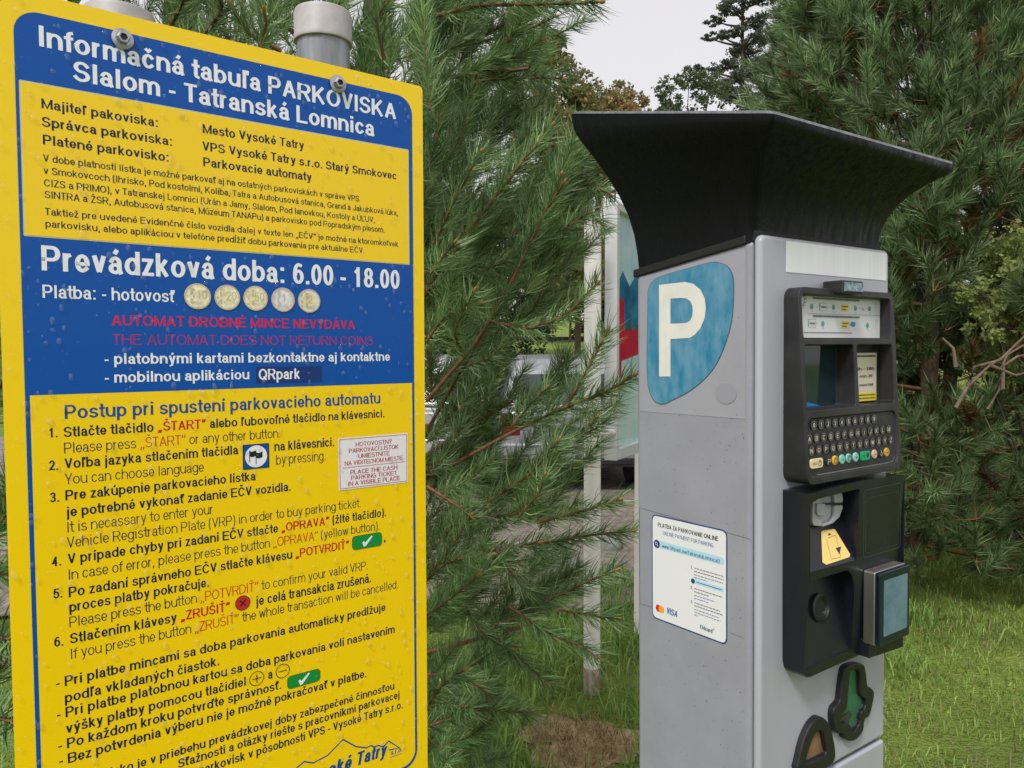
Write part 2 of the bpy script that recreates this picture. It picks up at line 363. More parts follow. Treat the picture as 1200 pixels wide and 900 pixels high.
inks = {k: Ink((lambda o: lambda x, y, z: (x, -o-z, y+ZS))(PBO.get(k, .00112))) for k in ('navy', 'white', 'red', 'mag', 'mag2', 'hblue')}
SEG = []
def ln(ink, text, a, b, cap, bold=True, pre='', wt=None):
    """text from pixel a to pixel b on its baseline (measured on the board), cap height in pixels at a"""
    u0, v0 = B(*a); u1, v1 = B(*b); c = v0*0+B(a[0], a[1]-cap)[1]-v0
    v = (v0+v1)/2; wt = wt or (.15 if bold else .088)
    parts = []; cur = ''; col = ink; k = 0
    # {r ... } marks red words
    for piece in text.replace('}', '{').split('{'):
        parts.append((piece, 'red' if k % 2 else ink)); k += 1
    tot = sum(inks[ink].width(p, wt) for p, _ in parts); x = u0; W = u1-u0
    if pre: inks[ink].text(pre, u0-inks[ink].width(pre, wt)/tot*W, v, c, inks[ink].width(pre, wt)/tot*W, bold, wt)
    for p, cc in parts:
        if not p: continue
        ww = inks[ink].width(p, wt)/tot*W; inks[cc].text(p, x, v, c, ww, bold, wt); x += ww
W_, N_ = 'white', 'navy'
ln(W_, 'Informačná tabuľa PARKOVISKA', (43.8, 54.2), (464.6, 140), 24.5, wt=.16)
ln(W_, 'Slalom - Tatranská Lomnica', (84.6, 94.3), (439, 160.2), 23.5, wt=.16)
ln(N_, 'Majiteľ pakoviska:', (47.9, 126.9), (186, 149.2), 11.5); ln(N_, 'Správca parkoviska:', (48.3, 148.8), (202.5, 170.6), 11.5); ln(N_, 'Platené parkovisko:', (49.6, 169.6), (198.5, 189.4), 11.5)
ln(N_, 'Mesto Vysoké Tatry', (236.9, 158.1), (356.3, 173.3), 10.5); ln(N_, 'VPS Vysoké Tatry s.r.o. Starý Smokovec', (236.5, 176.9), (464.6, 210.2), 10.5); ln(N_, 'Parkovacie automaty', (237.5, 195.6), (365.2, 211.7), 10.5)
for t, a, b in (('V dobe platnosti lístka je možné parkovať aj na ostatných parkoviskách v správe VPS', (50, 190), (420.8, 235.8)),
        ('v Smokovcoch (Ihrisko, Pod kostolmi, Koliba, Tatra a Autobusová stanica, Grand a Jakubková lúka,', (50.6, 204.4), (466.3, 252.5)),
        ('CIZS a PRIMO), v Tatranskej Lomnici (Urán a Jamy, Slalom, Pod lanovkou, Kostoly a ÚĽUV,', (51, 218.5), (439, 260.8)),
        ('SINTRA a ŽSR, Autobusová stanica, Múzeum TANAPu) a parkovisko pod Popradským plesom.', (51.7, 232), (450.6, 272.7)),
        ('Taktiež pre uvedené Evidenčné číslo vozidla ďalej v texte len „EČV” je možné na ktoromkoľvek', (52, 251.9), (466.7, 289.4)),
        ('parkovisku, alebo aplikáciou v telefóne predĺžiť dobu parkovania pre aktuálne EČV.', (52.7, 266.5), (427, 296.7))):
    ln(N_, t, a, b, 8.4, wt=.125)
ln(W_, 'Prevádzková doba: 6.00 - 18.00', (47.5, 316.5), (468.8, 339.2), 29.5, wt=.165)
ln(W_, 'Platba: - hotovosť', (49.2, 349.6), (205, 353.8), 15.5, wt=.14)
ln('mag', 'AUTOMAT DROBNÉ MINCE NEVYDÁVA', (130, 380.8), (416, 386.3), 12.5, wt=.15)
ln('mag2', 'THE AUTOMAT DOES NOT RETURN COINS', (131, 402.5), (437.5, 405.8), 12.5, wt=.10)
ln(W_, '- platobnými kartami bezkontaktne aj kontaktne', (121.7, 424.6), (457, 424.6), 12.8, wt=.15)
ln(W_, '- mobilnou aplikáciou', (122, 447), (292.5, 445.8), 12.8, wt=.15); ln(W_, 'QRpark', (302.5, 445), (351.7, 444), 12.8, wt=.15)
ln('hblue', 'Postup pri spustení parkovacieho automatu', (75, 491.3), (445.8, 472.5), 16.5)
def num(n, p): ln(N_, n, p, (p[0]+12, p[1]-.8), 11.5)
num('1.', (56.3, 512.9)); ln(N_, 'Stlačte tlačidlo {„ŠTART”} alebo ľubovoľné tlačidlo na klávesnici.', (74, 512), (450.5, 489), 12)
ln(N_, 'Please press {„ŠTART”} or any other button.', (74.6, 530.8), (329, 512.9), 12.5, False)
num('2.', (56.9, 551)); ln(N_, 'Voľba jazyka stlačením tlačidla', (75, 549.6), (279.2, 531.7), 12); ln(N_, 'na klávesnici.', (320.8, 528.8), (391.7, 522.5), 11)
ln(N_, 'You can choose language', (75.4, 568.8), (239, 551.5), 12.5, False); ln(N_, 'by pressing.', (323, 544.2), (381.7, 539.6), 11.5, False)
num('3.', (58, 588.5)); ln(N_, 'Pre zakúpenie parkovacieho lístka', (76, 586.5), (299.6, 562.5), 12)
ln(N_, 'je potrebné vykonať zadanie EČV vozidla.', (77.5, 605.2), (341, 575), 12)
ln(N_, 'It is necassary to enter your', (77.7, 624), (250, 601.7), 12.5, False)
ln(N_, 'Vehicle Registration Plate (VRP) in order to buy parking ticket.', (78, 642.3), (423.3, 593.8), 12.5, False)
num('4.', (60.4, 663.5)); ln(N_, 'V prípade chyby pri zadaní EČV stlačte {„OPRAVA”} (žlté tlačidlo).', (78.8, 660.8), (452.5, 604.6), 12)
ln(N_, 'In case of error, please press the button {„OPRAVA”} (yellow button).', (79.2, 679.8), (444.8, 620.4), 12.5, False)
num('5.', (61.9, 701)); ln(N_, 'Po zadaní správneho EČV stlačte klávesu {„POTVRDIŤ”}', (79.8, 698.5), (409.4, 643.5), 12)
ln(N_, 'proces platby pokračuje.', (80.6, 716.7), (245.4, 687.5), 12); ln(N_, ',', (449, 634), (452, 633.5), 10)
ln(N_, 'Please press the button {„POTVRDIŤ”} to confirm your valid VRP.', (80.8, 735.8), (431.3, 666.3), 12.5, False)
num('6.', (63, 757.3)); ln(N_, 'Stlačením klávesy {„ZRUŠIŤ”}', (81.3, 755.2), (269.8, 714.5), 12); ln(N_, 'je celá transakcia zrušená.', (299.6, 710), (435, 681.7), 11.5)
ln(N_, 'If you press the button {„ZRUŠIŤ”} the whole transaction will be cancelled.', (81.9, 772.9), (466.7, 688.5), 12.5, False)
ln(N_, '- Pri platbe mincami sa doba parkovania automaticky predlžuje', (65, 804.6), (451.7, 716.7), 12)
ln(N_, 'podľa vkladaných čiastok.', (75.4, 823.3), (257.3, 779.2), 12)
ln(N_, '- Pri platbe platobnou kartou sa doba parkovania volí nastavením', (66, 842.7), (462.5, 741.3), 12)
ln(N_, 'výšky platby pomocou tlačidiel', (76.7, 859.4), (288.5, 803), 12); ln(N_, 'a', (313.5, 795.8), (319.5, 794.4), 11)
ln(N_, '- Po každom kroku potvrďte správnosť.', (67.7, 878.8), (330, 807.3), 12)
ln(N_, '- Bez potvrdenia výberu nie je možné pokračovať v platbe.', (68.8, 896.9), (429.6, 793.3), 12)
ln(N_, 'je v priebehu prevádzkovej doby zabezpečené činnosťou', (160.4, 898.5), (462, 808.3), 10.5, pre='Parkovisko ')
ln(N_, 'Sťažnosti a otázky riešte s pracovníkmi parkovacej', (208, 899), (468.3, 818.3), 10.5)
ln(N_, 'kovísk v pôsobnosti VPS - Vysoké Tatry s.r.o.', (251, 901), (472, 830), 10.5, pre='par')
# emblem: mountain line and slanted name
def bp(px, py, ox=250, oy=750, k=4.8): return B(ox+px/k, oy+py/k)
m_em = inks['hblue']
m_em.line([bp(*p) for p in ((380,790),(470,715),(510,682),(560,690),(640,648),(728,558),(800,598),(860,605),(885,592),(905,600),(925,592),(955,598),(985,567),(1045,605),(985,618))], .0021)
a = B(250+797/4.8, 750+706/4.8); b_ = B(250+985/4.8, 750+650/4.8); capm = .0205
wT = m_em.width('Tatry', .2); m_em.text('Tatry', a[0], a[1]-.001, capm, b_[0]-a[0]-.004, wt=.2, slant=.25)
wV = (b_[0]-a[0])/wT*m_em.width('Vysoké ', .2); m_em.text('Vysoké ', a[0]-wV, a[1]-.001, capm, wV, wt=.2, slant=.25)
a = B(250+995/4.8, 750+648/4.8); m_em.text('s.r.o.', a[0], a[1], .008, .021, wt=.16, slant=.2); m_em.line([(a[0]-.001, a[1]-.003), (a[0]+.02, a[1]-.003)], .0008)
NM = {'navy': m_navy, 'white': m_white, 'red': m_red, 'mag': m_mag, 'mag2': m_mag2, 'hblue': m_hblue}
NAMES = {'navy': 'navy_lettering', 'white': 'white_lettering', 'red': 'red_lettering', 'mag': 'faded_lettering', 'mag2': 'magenta_lettering', 'hblue': 'blue_lettering'}
for k, i in inks.items(): i.make(NAMES[k], NM[k], sign)
# flag key pictogram
def quad_px(*p): return [B(*q) for q in p]
q = quad_px((284, 521.5), (314.6, 518.8), (315, 547.5), (284.4, 550.6)); cx = sum(p[0] for p in q)/4; cy = sum(p[1] for p in q)/4; hw = (q[1][0]-q[0][0])/2; hh = (q[0][1]-q[3][1])/2
s = sheet('flag_pictogram', rrect(cx-hw, cx+hw, cy-hh, cy+hh, .0008, 2), .0016, m_black, sign)
def on(y): return lambda a, b, z: (a, -y-z, b+ZS)
i = Ink(on(.0018)); i.poly(rrect(cx-hw*.93, cx+hw*.93, cy-hh*.93, cy+hh*.93, .0006, 2)); i.make('blue_square', m_blue, s)
i = Ink(on(.0020)); i.disc(cx, cy, hw*.84, 28); i.make('white_disc', m_white, s)
i = Ink(on(.0022))
for fx, fy in ((-.5, .3), (-.02, .15)):
    x0, y0 = cx+hw*fx, cy+hh*fy
    i.line([(x0, y0+hh*.2), (x0, y0-hh*.75)], .0011)
    i.poly([(x0, y0+hh*.18), (x0+hw*.2, y0+hh*.1), (x0+hw*.5, y0+hh*.2), (x0+hw*.5, y0-hh*.25), (x0+hw*.2, y0-hh*.35), (x0, y0-hh*.25)])
i.make('flag_drawing', m_black, s)
# ticket notice label
q = quad_px((395.8, 513.5), (477, 507.3), (477.5, 564.6), (396.9, 575)); x0, x1 = q[0][0], q[1][0]; z0, z1 = (q[2][1]+q[3][1])/2, (q[0][1]+q[1][1])/2
s = sheet('ticket_notice', [(x0, z0), (x1, z0), (x1, z1), (x0, z1)], .0016, mat('pale pink label', (.80, .76, .80), .35), sign)
i = Ink(on(.0018)); e = .0022
i.line([(x0+e, z0+e), (x1-e, z0+e), (x1-e, z1-e), (x0+e, z1-e), (x0+e, z0+e)], .0007)
hgt = z1-z0; c = (x0+x1)/2
for t, fy, wd in (('HOTOVOSTNÝ', .815, .6), ('PARKOVACÍ LÍSTOK', .70, .82), ('UMIESTNITE', .585, .52), ('NA VIDITEĽNOM MIESTE', .465, .95), ('PLACE THE CASH', .285, .78), ('PARKING TICKET', .175, .76), ('IN A VISIBLE PLACE', .065, .86)):
    ww = wd*(x1-x0)*.88; i.text(t, c-ww/2, z0+hgt*fy, hgt*.085, ww, wt=.12)
i.line([(x0+.006, z0+hgt*.425), (x1-.006, z0+hgt*.425)], .0006); i.make('red_lettering', mat('dull red ink', lin('#b0303c'), .4), s)
# green tick keys, red cross, plus and minus rings
for pts in (((412, 628.5), (447, 623), (447, 639.5), (412.5, 644)), ((336, 793), (374.6, 782.3), (374.6, 797), (336.6, 807.9))):
    q = quad_px(*pts); x0, x1 = (q[0][0]+q[3][0])/2, (q[1][0]+q[2][0])/2; z0, z1 = (q[2][1]+q[3][1])/2, (q[0][1]+q[1][1])/2
    s = sheet('tick_key', rrect(x0, x1, z0, z1, .0055, 4), .0016, m_black, sign)
    i = Ink(on(.0018)); i.poly(rrect(x0+.0006, x1-.0006, z0+.0006, z1-.0006, .005, 4)); i.make('green_face', m_green, s)
    c, d = (x0+x1)/2, (z0+z1)/2; i = Ink(on(.0020)); i.poly([(c-.0085, d-.001), (c-.006, d+.001), (c-.004, d-.002), (c+.007, d+.0075), (c+.009, d+.006), (c-.003, d-.0075), (c-.006, d-.0075)]); i.make('tick', m_white, s)
x, z = B(284, 706.2); i = Ink(on(.0016)); i.disc(x, z, .0103, 28); s = i.make('cross_key', m_black, sign)
i = Ink(on(.0018)); i.disc(x, z, .0094, 28); i.make('red_face', mat('red disc', lin('#c0242c'), .35), s)
i = Ink(on(.0020)); i.line([(x-.004, z-.004), (x+.004, z+.004)], .0018); i.line([(x-.004, z+.004), (x+.004, z-.004)], .0018); i.make('cross', m_black, s)
for p, plus in (((300.4, 794.6), 1), ((330.8, 785.8), 0)):
    x, z = B(*p); i = Ink(on(.0018)); i.ring(x, z, .0098, .0009, 28); i.line([(x-.006, z), (x+.006, z)], .0011)
    if plus: i.line([(x, z-.006), (x, z+.006)], .0011)
    i.make('plus_key' if plus else 'minus_key', m_black, sign)
# printed coins
def coin(px, py, val, sub, c_rim, c_in):
    x, z = B(px, py); r = .0168
    i = Ink(on(.0014)); i.disc(x, z, r, 30); s = i.make('printed_coin', mat('coin rim print', c_rim, .35, var=.12, vscale=160), sign)
    i = Ink(on(.0016)); i.disc(x, z, r*(.9 if c_rim == c_in else .7), 28); i.make('coin_face', mat('coin face print', c_in, .35, var=.22, vscale=150), s)
    i = Ink(on(.0018)); i.text(val, x-.002, z-.0035, .0115, .0145 if len(val) > 1 else .007, wt=.085); i.text(sub, x-.004, z-.0105, .0035, .010, wt=.09)
    for k in range(16): i.disc(x-.0085+.005*math.sin(k*2.1+px), z+.001+.009*math.cos(k*1.7), .0006+.0006*(k % 3), 8)
    i.ring(x, z, r*.93, .0007, 30); i.ring(x, z, r*.99, .0006, 30)
    for k in range(12): i.disc(x+r*.82*math.cos(k*.524), z+r*.82*math.sin(k*.524), .0005, 6)
    i.make('coin_relief', mat('coin relief print', tuple(v*.66 for v in c_in), .4), s)
gold, sil = (.84, .74, .50), (.78, .74, .78)
for p, v, sb, cr, ci in (((231.2, 347.3), '10', 'CENT', gold, gold), ((266, 348.6), '20', 'CENT', gold, gold), ((299.2, 349.6), '50', 'CENT', gold, gold), ((331.2, 351.2), '1', 'EURO', (.72, .62, .50), sil), ((361.8, 352.6), '2', 'EURO', sil, (.76, .66, .42))):
    coin(*p, v, sb, cr, ci)
# bolts
m_steel = mat('zinc steel', (.42, .42, .44), .35, metal=1., var=.25, vscale=90)
m_dark = mat('dark recess', (.02, .02, .022), .5)
for px, py in ((143, 46.5), (395, 99)):
    x, z = B(px, py); bm = bmesh.new(); lathe(bm, [(.0122, -.0002), (.0128, .0005), (.0125, .002), (.0085, .0032), (.0085, .0034)], (0, -1, 0), (x, -.0021, z+ZS), 28)
    s = obj('washer', bm, m_steel, sign, smooth=True)
    bm = bmesh.new(); lathe(bm, [(.0078, 0), (.0078, .0045), (.0066, .0062), (.0046, .0064), (.0044, .003)], (0, -1, 0), (x, -.0055, z+ZS), 6); obj('bolt', bm, m_steel, s)
    bm = bmesh.new(); lathe(bm, [(.0040, 0), (.0040, .0005)], (0, -1, 0), (x, -.0088, z+ZS), 6); obj('bolt_socket', bm, m_dark, s)
# posts with plastic caps
m_galv = mat('galvanised steel', (.30, .31, .33), .48, metal=.55, var=.35, vscale=26, rvar=.15, stretch=(1, 1, .12))
m_cap = mat('grey plastic cap', (.40, .37, .37), .5, var=.14, vscale=30)
RP = .0385
for pc, top in ((379, 17), (141, None)):
    u, _ = B(pc, 60, .043); _, vt = B(pc, 15, .043)
    bm = bmesh.new(); lathe(bm, [(RP-.003, 0), (RP, 0), (RP, ZS+vt-.006), (RP-.002, ZS+vt-.006)], (0, 0, 1), (u, .043, 0), 40); p = obj('post', bm, m_galv, sign, smooth=True)
    zc = ZS+vt; bm = bmesh.new(); lathe(bm, [(RP+.0008, zc-.046), (RP+.0042, zc-.046), (RP+.005, zc-.043), (RP+.0035, zc-.039), (RP+.004, zc-.006), (RP+.002, zc-.001), (RP-.004, zc), (.004, zc+.0015)], (0, 0, 1), (u, .043, 0), 40); obj('post_cap', bm, m_cap, p, smooth=True)
    for zz in (ZS+.60, ZS-.35):
        bm = bmesh.new(); prism(bm, [(u-RP-.012, zz-.012), (u+RP+.012, zz-.012), (u+RP+.012, zz+.012), (u-RP-.012, zz+.012)], .0032, .006); obj('clamp', bm, m_steel, p)
# rain drops on the board
def drops(n, name, x0, x1, z0, z1, m, parent, P, r0=.0007, r1=.0040, avoid=None):
    V = []; F3 = []; F4 = []
    for _ in range(n):
        x, z = random.uniform(x0, x1), random.uniform(z0, z1)
        r = r0+(r1-r0)*random.random()**2.6; st = random.uniform(.85, 1.5) if r > .0014 else random.uniform(.85, 1.15); h = r*random.uniform(.35, .55); b = len(V); N = 8
        V.append(P(x, z-r*st*.25, h))
        for rr, hh in ((.6, .78), (1, 0)):
            for k in range(N):
                a = 2*math.pi*k/N; wob = 1+.16*math.sin(2*a+x*900); ca, sa = math.cos(a), math.sin(a)
                V.append(P(x+r*rr*ca*wob*(1 if sa < 0 else .85), z+r*rr*sa*st, h*hh))
        for k in range(N):
            k2 = (k+1) % N; F3.append((b, b+1+k, b+1+k2)); F4.append((b+1+k, b+1+N+k, b+1+N+k2, b+1+k2))
    o = raw(name, np.array(V), [np.array(F3), np.array(F4)], m, parent, smooth=True); return tag(o, kind='stuff')
def water():
    m = bpy.data.materials.new('rain water'); m.use_nodes = True; n = m.node_tree.nodes; l = m.node_tree.links; n.remove(n['Principled BSDF'])
    t = n.new('ShaderNodeBsdfTransparent'); t.inputs[0].default_value = (.98, .98, .98, 1); g = n.new('ShaderNodeBsdfGlossy'); g.inputs['Roughness'].default_value = .05
    f = n.new('ShaderNodeLayerWeight'); f.inputs['Blend'].default_value = .22; x = n.new('ShaderNodeMixShader')
    mr = n.new('ShaderNodeMath'); mr.operation = 'MULTIPLY'; mr.inputs[1].default_value = .42; l.new(f.outputs['Fresnel'], mr.inputs[0]); l.new(mr.outputs[0], x.inputs[0]); l.new(t.outputs[0], x.inputs[1]); l.new(g.outputs[0], x.inputs[2]); d = n.new('ShaderNodeBsdfDiffuse'); d.inputs[0].default_value = (.8, .82, .85, 1); y = n.new('ShaderNodeMixShader'); y.inputs[0].default_value = .065  # white diffuse share paints the drops' highlights into their colour
    l.new(x.outputs[0], y.inputs[1]); l.new(d.outputs[0], y.inputs[2]); l.new(y.outputs[0], n['Material Output'].inputs['Surface'])
    return m
m_drop = water()
drops(2300, 'rain_drops', .004, .556, V0+.004, .654, m_drop, sign, lambda a, b, h: (a, -.0024-h, b+ZS))

def bare():
    c = ground_at(680, 866); g = random.Random(3); n, m_ = 40, 6; V = [(c[0], c[1], float(gz(c[0], c[1]))+.005)]; Fc = []
    for j in range(1, m_+1):
        for k in range(n):
            a = 2*math.pi*k/n; r = j/m_*(1+.16*math.sin(3*a+1)+.10*math.sin(7*a)+.05*math.sin(15*a)); x, y = c[0]+.25*r*math.cos(a), c[1]+.22*r*math.sin(a); V.append((x, y, float(gz(x, y))+.005))
    for k in range(n): Fc.append((0, 1+k, 1+(k+1) % n))
    me = bpy.data.meshes.new('bare_ground')
    for j in range(m_-1):
        for k in range(n): a, b = 1+j*n, 1+(j+1)*n; Fc.append((a+k, b+k, b+(k+1) % n, a+(k+1) % n))
    me.from_pydata(V, [], Fc); me.update(); tag(link('bare_ground', me, mat('dry soil', (.27, .18, .095), .95, col2=(.48, .37, .20), vscale=22, bump=1, bscale=80), None, True), kind='structure')
bare()

# ================================================================== parking ticket machine
AK = np.array([0.37463409, 1.14009233, 1.30413992]); RK = rz(YAW_K) @ rx(TK1) @ ry(TK2)
ZK = AK[2]/RK[2, 2]; BASE = AK-RK[:, 2]*ZK
def K(px, py, off=0.):                 # (across, up) on a plane parallel to the machine's front
    v = hit(AK+RK[:, 1]*off, RK[:, 1], px, py)-AK; return float(v @ RK[:, 0]), float(v @ RK[:, 2])
def L(px, py, off=0.):                 # (back, up) on a plane parallel to its left side
    v = hit(AK+RK[:, 0]*off, RK[:, 0], px, py)-AK; return float(v @ RK[:, 1]), float(v @ RK[:, 2])
kiosk = tag(empty('ticket_machine', BASE.tolist(), (TK1, TK2, YAW_K), 'YXZ'), 'grey parking ticket machine with black flared canopy and blue P emblem', 'ticket machine')
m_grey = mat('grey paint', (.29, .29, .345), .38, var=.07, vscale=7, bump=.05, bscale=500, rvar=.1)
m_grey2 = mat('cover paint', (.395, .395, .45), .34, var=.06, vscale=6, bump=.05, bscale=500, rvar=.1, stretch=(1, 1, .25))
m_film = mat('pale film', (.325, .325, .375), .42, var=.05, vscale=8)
m_blk = mat('black plastic', (.012, .012, .013), .42, bump=.35, bscale=900, rvar=.15, vscale=14, stretch=(1, 1, .3))
m_can = mat('canopy plastic', (.003, .0034, .0055), .36, spec=.22, bump=.4, bscale=700, rvar=.27, vscale=60, stretch=(1, 1, .10))
m_bez = mat('charcoal plastic', (.024, .023, .025), .48, var=.45, vscale=10, bump=.3, bscale=1200, rvar=.12)
m_bez2 = mat('dark glossy plastic', (.009, .011, .017), .24, spec=.5, var=.4, vscale=10, bump=.15, bscale=900, rvar=.14, stretch=(1, 1, .3))
WK, DK = .362, .2625
def kb(pts): return [(a, z+ZK) for a, z in pts]
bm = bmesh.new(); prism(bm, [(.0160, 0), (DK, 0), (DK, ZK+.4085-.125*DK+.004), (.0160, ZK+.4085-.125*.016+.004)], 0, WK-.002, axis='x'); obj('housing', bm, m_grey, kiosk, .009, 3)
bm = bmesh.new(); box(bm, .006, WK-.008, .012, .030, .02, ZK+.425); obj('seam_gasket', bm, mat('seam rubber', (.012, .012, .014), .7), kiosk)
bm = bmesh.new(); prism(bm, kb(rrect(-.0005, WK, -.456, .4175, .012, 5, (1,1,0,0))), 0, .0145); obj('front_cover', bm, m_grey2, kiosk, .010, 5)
bm = bmesh.new(); prism(bm, [(-.0005, .015), (WK, .015), (WK, ZK-.462), (-.0005, ZK-.462)], 0, .0145); obj('lower_door', bm, m_grey2, kiosk, .006, 3)
# pale film on the upper side
def side(name, pts, x, m, parent, th=.0006):
    bm = bmesh.new(); prism(bm, [(a, z+ZK) for a, z in pts], -x, -x+th, axis='x'); return obj(name, bm, m, parent)
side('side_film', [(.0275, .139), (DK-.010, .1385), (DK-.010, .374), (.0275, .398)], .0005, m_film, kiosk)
# ---- canopy: two flared rings joined by an S curve
def canopy():
    x0, x1, y0, y1 = -.0012, WK-.001, .0162, DK+.001
    X0, X1, Y0, Y1 = -.0755, WK+.0755, -.0735, .349
    zb = lambda y: .4085-y*.125        # lower rim drops a little to the rear
    zt = lambda y: .562+(y-Y0)*(.671-.562)/(Y1-Y0)
    S = [(0, 0), (.06, .0), (.15, .02), (.28, .07), (.40, .155), (.52, .285), (.62, .43), (.70, .565), (.77, .70), (.83, .83), (.88, .925), (.92, .975), (.96, .995), (1, 1)]
    def ringpts(s, t):
        r = .012*(1-s)+.005; out = []
        a, b, c, d = x0+(X0-x0)*s, x1+(X1-x1)*s, y0+(Y0-y0)*s, y1+(Y1-y1)*s
        for p, q in rrect(a, b, c, d, r, 4): out.append((p, q, (1-t)*zb(q)+t*zt(q)+ZK))
        return out
    bm = bmesh.new(); rings = [[bm.verts.new(p) for p in ringpts(s, t)] for t, s in S]
    n = len(rings[0])
    for a, b in zip(rings, rings[1:]):
        for k in range(n): bm.faces.new((a[k], a[(k+1) % n], b[(k+1) % n], b[k]))
    bm.faces.new(rings[0][::-1]); bm.faces.new(rings[-1])
    c = obj('canopy', bm, m_can, kiosk, smooth=True)
    # metal edged panel on top, following its slope
    def slab(name, g, h0, h1, m, par):
        bm = bmesh.new(); A = []; B_ = []
        for p, q in rrect(X0+g, X1-g, Y0+g, Y1-g, .010, 4):
            A.append(bm.verts.new((p, q, zt(q)+ZK+h0))); B_.append(bm.verts.new((p, q, zt(q)+ZK+h1)))
        bm.faces.new(A[::-1]); bm.faces.new(B_); k = len(A)
        for i in range(k): bm.faces.new((A[i], A[(i+1) % k], B_[(i+1) % k], B_[i]))
        return obj(name, bm, m, par)
    rim = slab('top_rim', .001, .0005, .0042, mat('wet grey rim', (.22, .22, .25), .25, var=.3, vscale=60), c)
    slab('solar_panel', .012, .0044, .006, mat('solar glass', (.01, .013, .03), .1), kiosk)
    # rubber band under the canopy on three sides
    bm = bmesh.new(); o = .0035; h = .0125; a = []; b = []
    path = [(-o, .0262), (-o, DK+o), (WK+o, DK+o), (WK+o, .0262)]
    inn = [(.003, .0262), (.003, DK-.003), (WK-.003, DK-.003), (WK-.003, .0262)]
    vs_ = [[bm.verts.new((p, q, zb(q)+ZK+dz)) for p, q in pts] for pts, dz in ((path, .000), (path, .0135), (inn, .0135), (inn, .000))]
    for k in range(3):
        for i in range(4): bm.faces.new((vs_[i][k], vs_[i][k+1], vs_[(i+1) % 4][k+1], vs_[(i+1) % 4][k]))
    for k in (0, 3): bm.faces.new([vs_[i][k] for i in range(4)])
    obj('canopy_band', bm, m_blk, kiosk, .002, 2)
    return c
canopy()
# ---- emblem P
def zp(px, py): return L(740+px/4.5, 290+py/4.5)
def smooth_closed(P, n=4):
    out = []; N = len(P)
    for i in range(N):
        p0, p1, p2, p3 = [np.array(P[(i+k-1) % N]) for k in range(4)]
        for j in range(n):
            t = j/n; out.append(tuple(.5*((2*p1)+(-p0+p2)*t+(2*p0-5*p1+4*p2-p3)*t*t+(-p0+3*p1-3*p2+p3)*t**3)))
    return out
dec = [zp(*p) for p in ((88,250),(96,205),(122,170),(170,147),(300,109),(400,82),(450,76),(505,95),(533,135),(543,190),(541,300),(530,400),(505,490),(470,580),(420,660),(360,720),(290,770),(220,805),(170,827),(130,815),(105,780),(88,720),(83,600),(86,400))]
dec = smooth_closed(dec)
s = side('parking_emblem', dec, .0014, mat('emblem outline', (.06, .10, .14), .5), kiosk)
def mk_emblem():
    m = mat('weathered teal film', lin('#1a769c'), .55, col2=lin('#6a97b0'), vscale=34, detail=10, bump=.1, stretch=(1, 1, .45))
    cy = sum(p[0] for p in dec)/len(dec); cz = sum(p[1] for p in dec)/len(dec)
    side('blue_field', [(cy+(a-cy)*.988, cz+(b-cz)*.992) for a, b in dec], .0017, m, s)
    # letter P as a ring of quads
    po = [(150,198), (285,182), (330,192), (368,222), (391,268), (397,320), (390,375), (368,425), (338,460), (310,477), (210,483)]
    pi = [(210,270), (270,266), (296,270), (315,284), (325,305), (328,335), (325,362), (315,384), (296,397), (270,400), (210,402)]
    V = []; Fc = []
    for a in po+pi: y, z = zp(*a); V.append((-.0021, y, z+ZK))
    for i in range(len(po)-1): Fc.append((i, i+1, len(po)+i+1, len(po)+i))
    b = len(V)
    for a in ((150,198), (210,270), (210,402), (210,483), (210,680), (150,680)): y, z = zp(*a); V.append((-.0021, y, z+ZK))
    Fc += [(b, b+1, b+2, b+3, b+4, b+5)]
    me = bpy.data.meshes.new('letter_p'); me.from_pydata(V, [], Fc); me.update()
    link('letter_p', me, mat('cream film', (.72, .70, .65), .5, var=.05, vscale=30), s)
mk_emblem()
c = L(851, 461); side('sticker_ghost', [(c[0]+.0205*math.cos(2*math.pi*k/28), c[1]+.0165*math.sin(2*math.pi*k/28)) for k in range(28)], .0013, mat('ghost grey', (.29, .29, .345), .5), kiosk, .0004)
# ---- online payment sticker (the square code is left out)
m_lab = mat('white label', (.74, .74, .78), .4); m_lblue = mat('label blue', lin('#1c3f78'), .4); m_sky = mat('label pale blue', lin('#a9d4ea'), .4)
m_txt = mat('dark label ink', lin('#2a2c38'), .4); m_tblu = mat('blue label ink', lin('#4a68a0'), .4); m_teal = mat('teal label ink', lin('#0f7a7a'), .4)
y0, y1, z0, z1 = .0612, .2245, -.2238, -.0400
s = side('payment_sticker', rrect(y0, y1, z0, z1, .010, 5), .0006, m_lblue, kiosk, .0005); side('white_face', rrect(y0+.0022, y1-.0022, z0+.0022, z1-.0022, .0085, 5), .0009, m_lab, s, .0005)
def lface(off): return lambda a, b, z: (-off-z, y1-a, z1+b+ZK)      # a runs rightwards from the sticker's left edge, b is up from its top
WS, HS = y1-y0, z1-z0
def sp(px, py, ox=740, oy=570, k=9.): y, z = L(ox+px/k, oy+py/k); return y1-y, z-z1
def stext(ink, t, a, b, cap, wt=.13, **kw):
    u0, v0 = sp(*a, **kw); u1, v1 = sp(*b, **kw); ink.text(t, u0, (v0+v1)/2, cap, u1-u0, wt=wt)
iD, iB, iT = Ink(lface(.0012)), Ink(lface(.0012)), Ink(lface(.0012)); iS = Ink(lface(.0010)); iC = Ink(lface(.0013))
stext(iD, 'PLATBA ZA PARKOVANIE ONLINE', (282, 420), (922, 578), .0072, .15)
stext(iB, 'ONLINE PAYMENT FOR PARKING', (335, 508), (872, 645), .0066, .11)
u0, v0 = sp(300, 615); u1, v1 = sp(985, 790); v = (v0+v1)/2
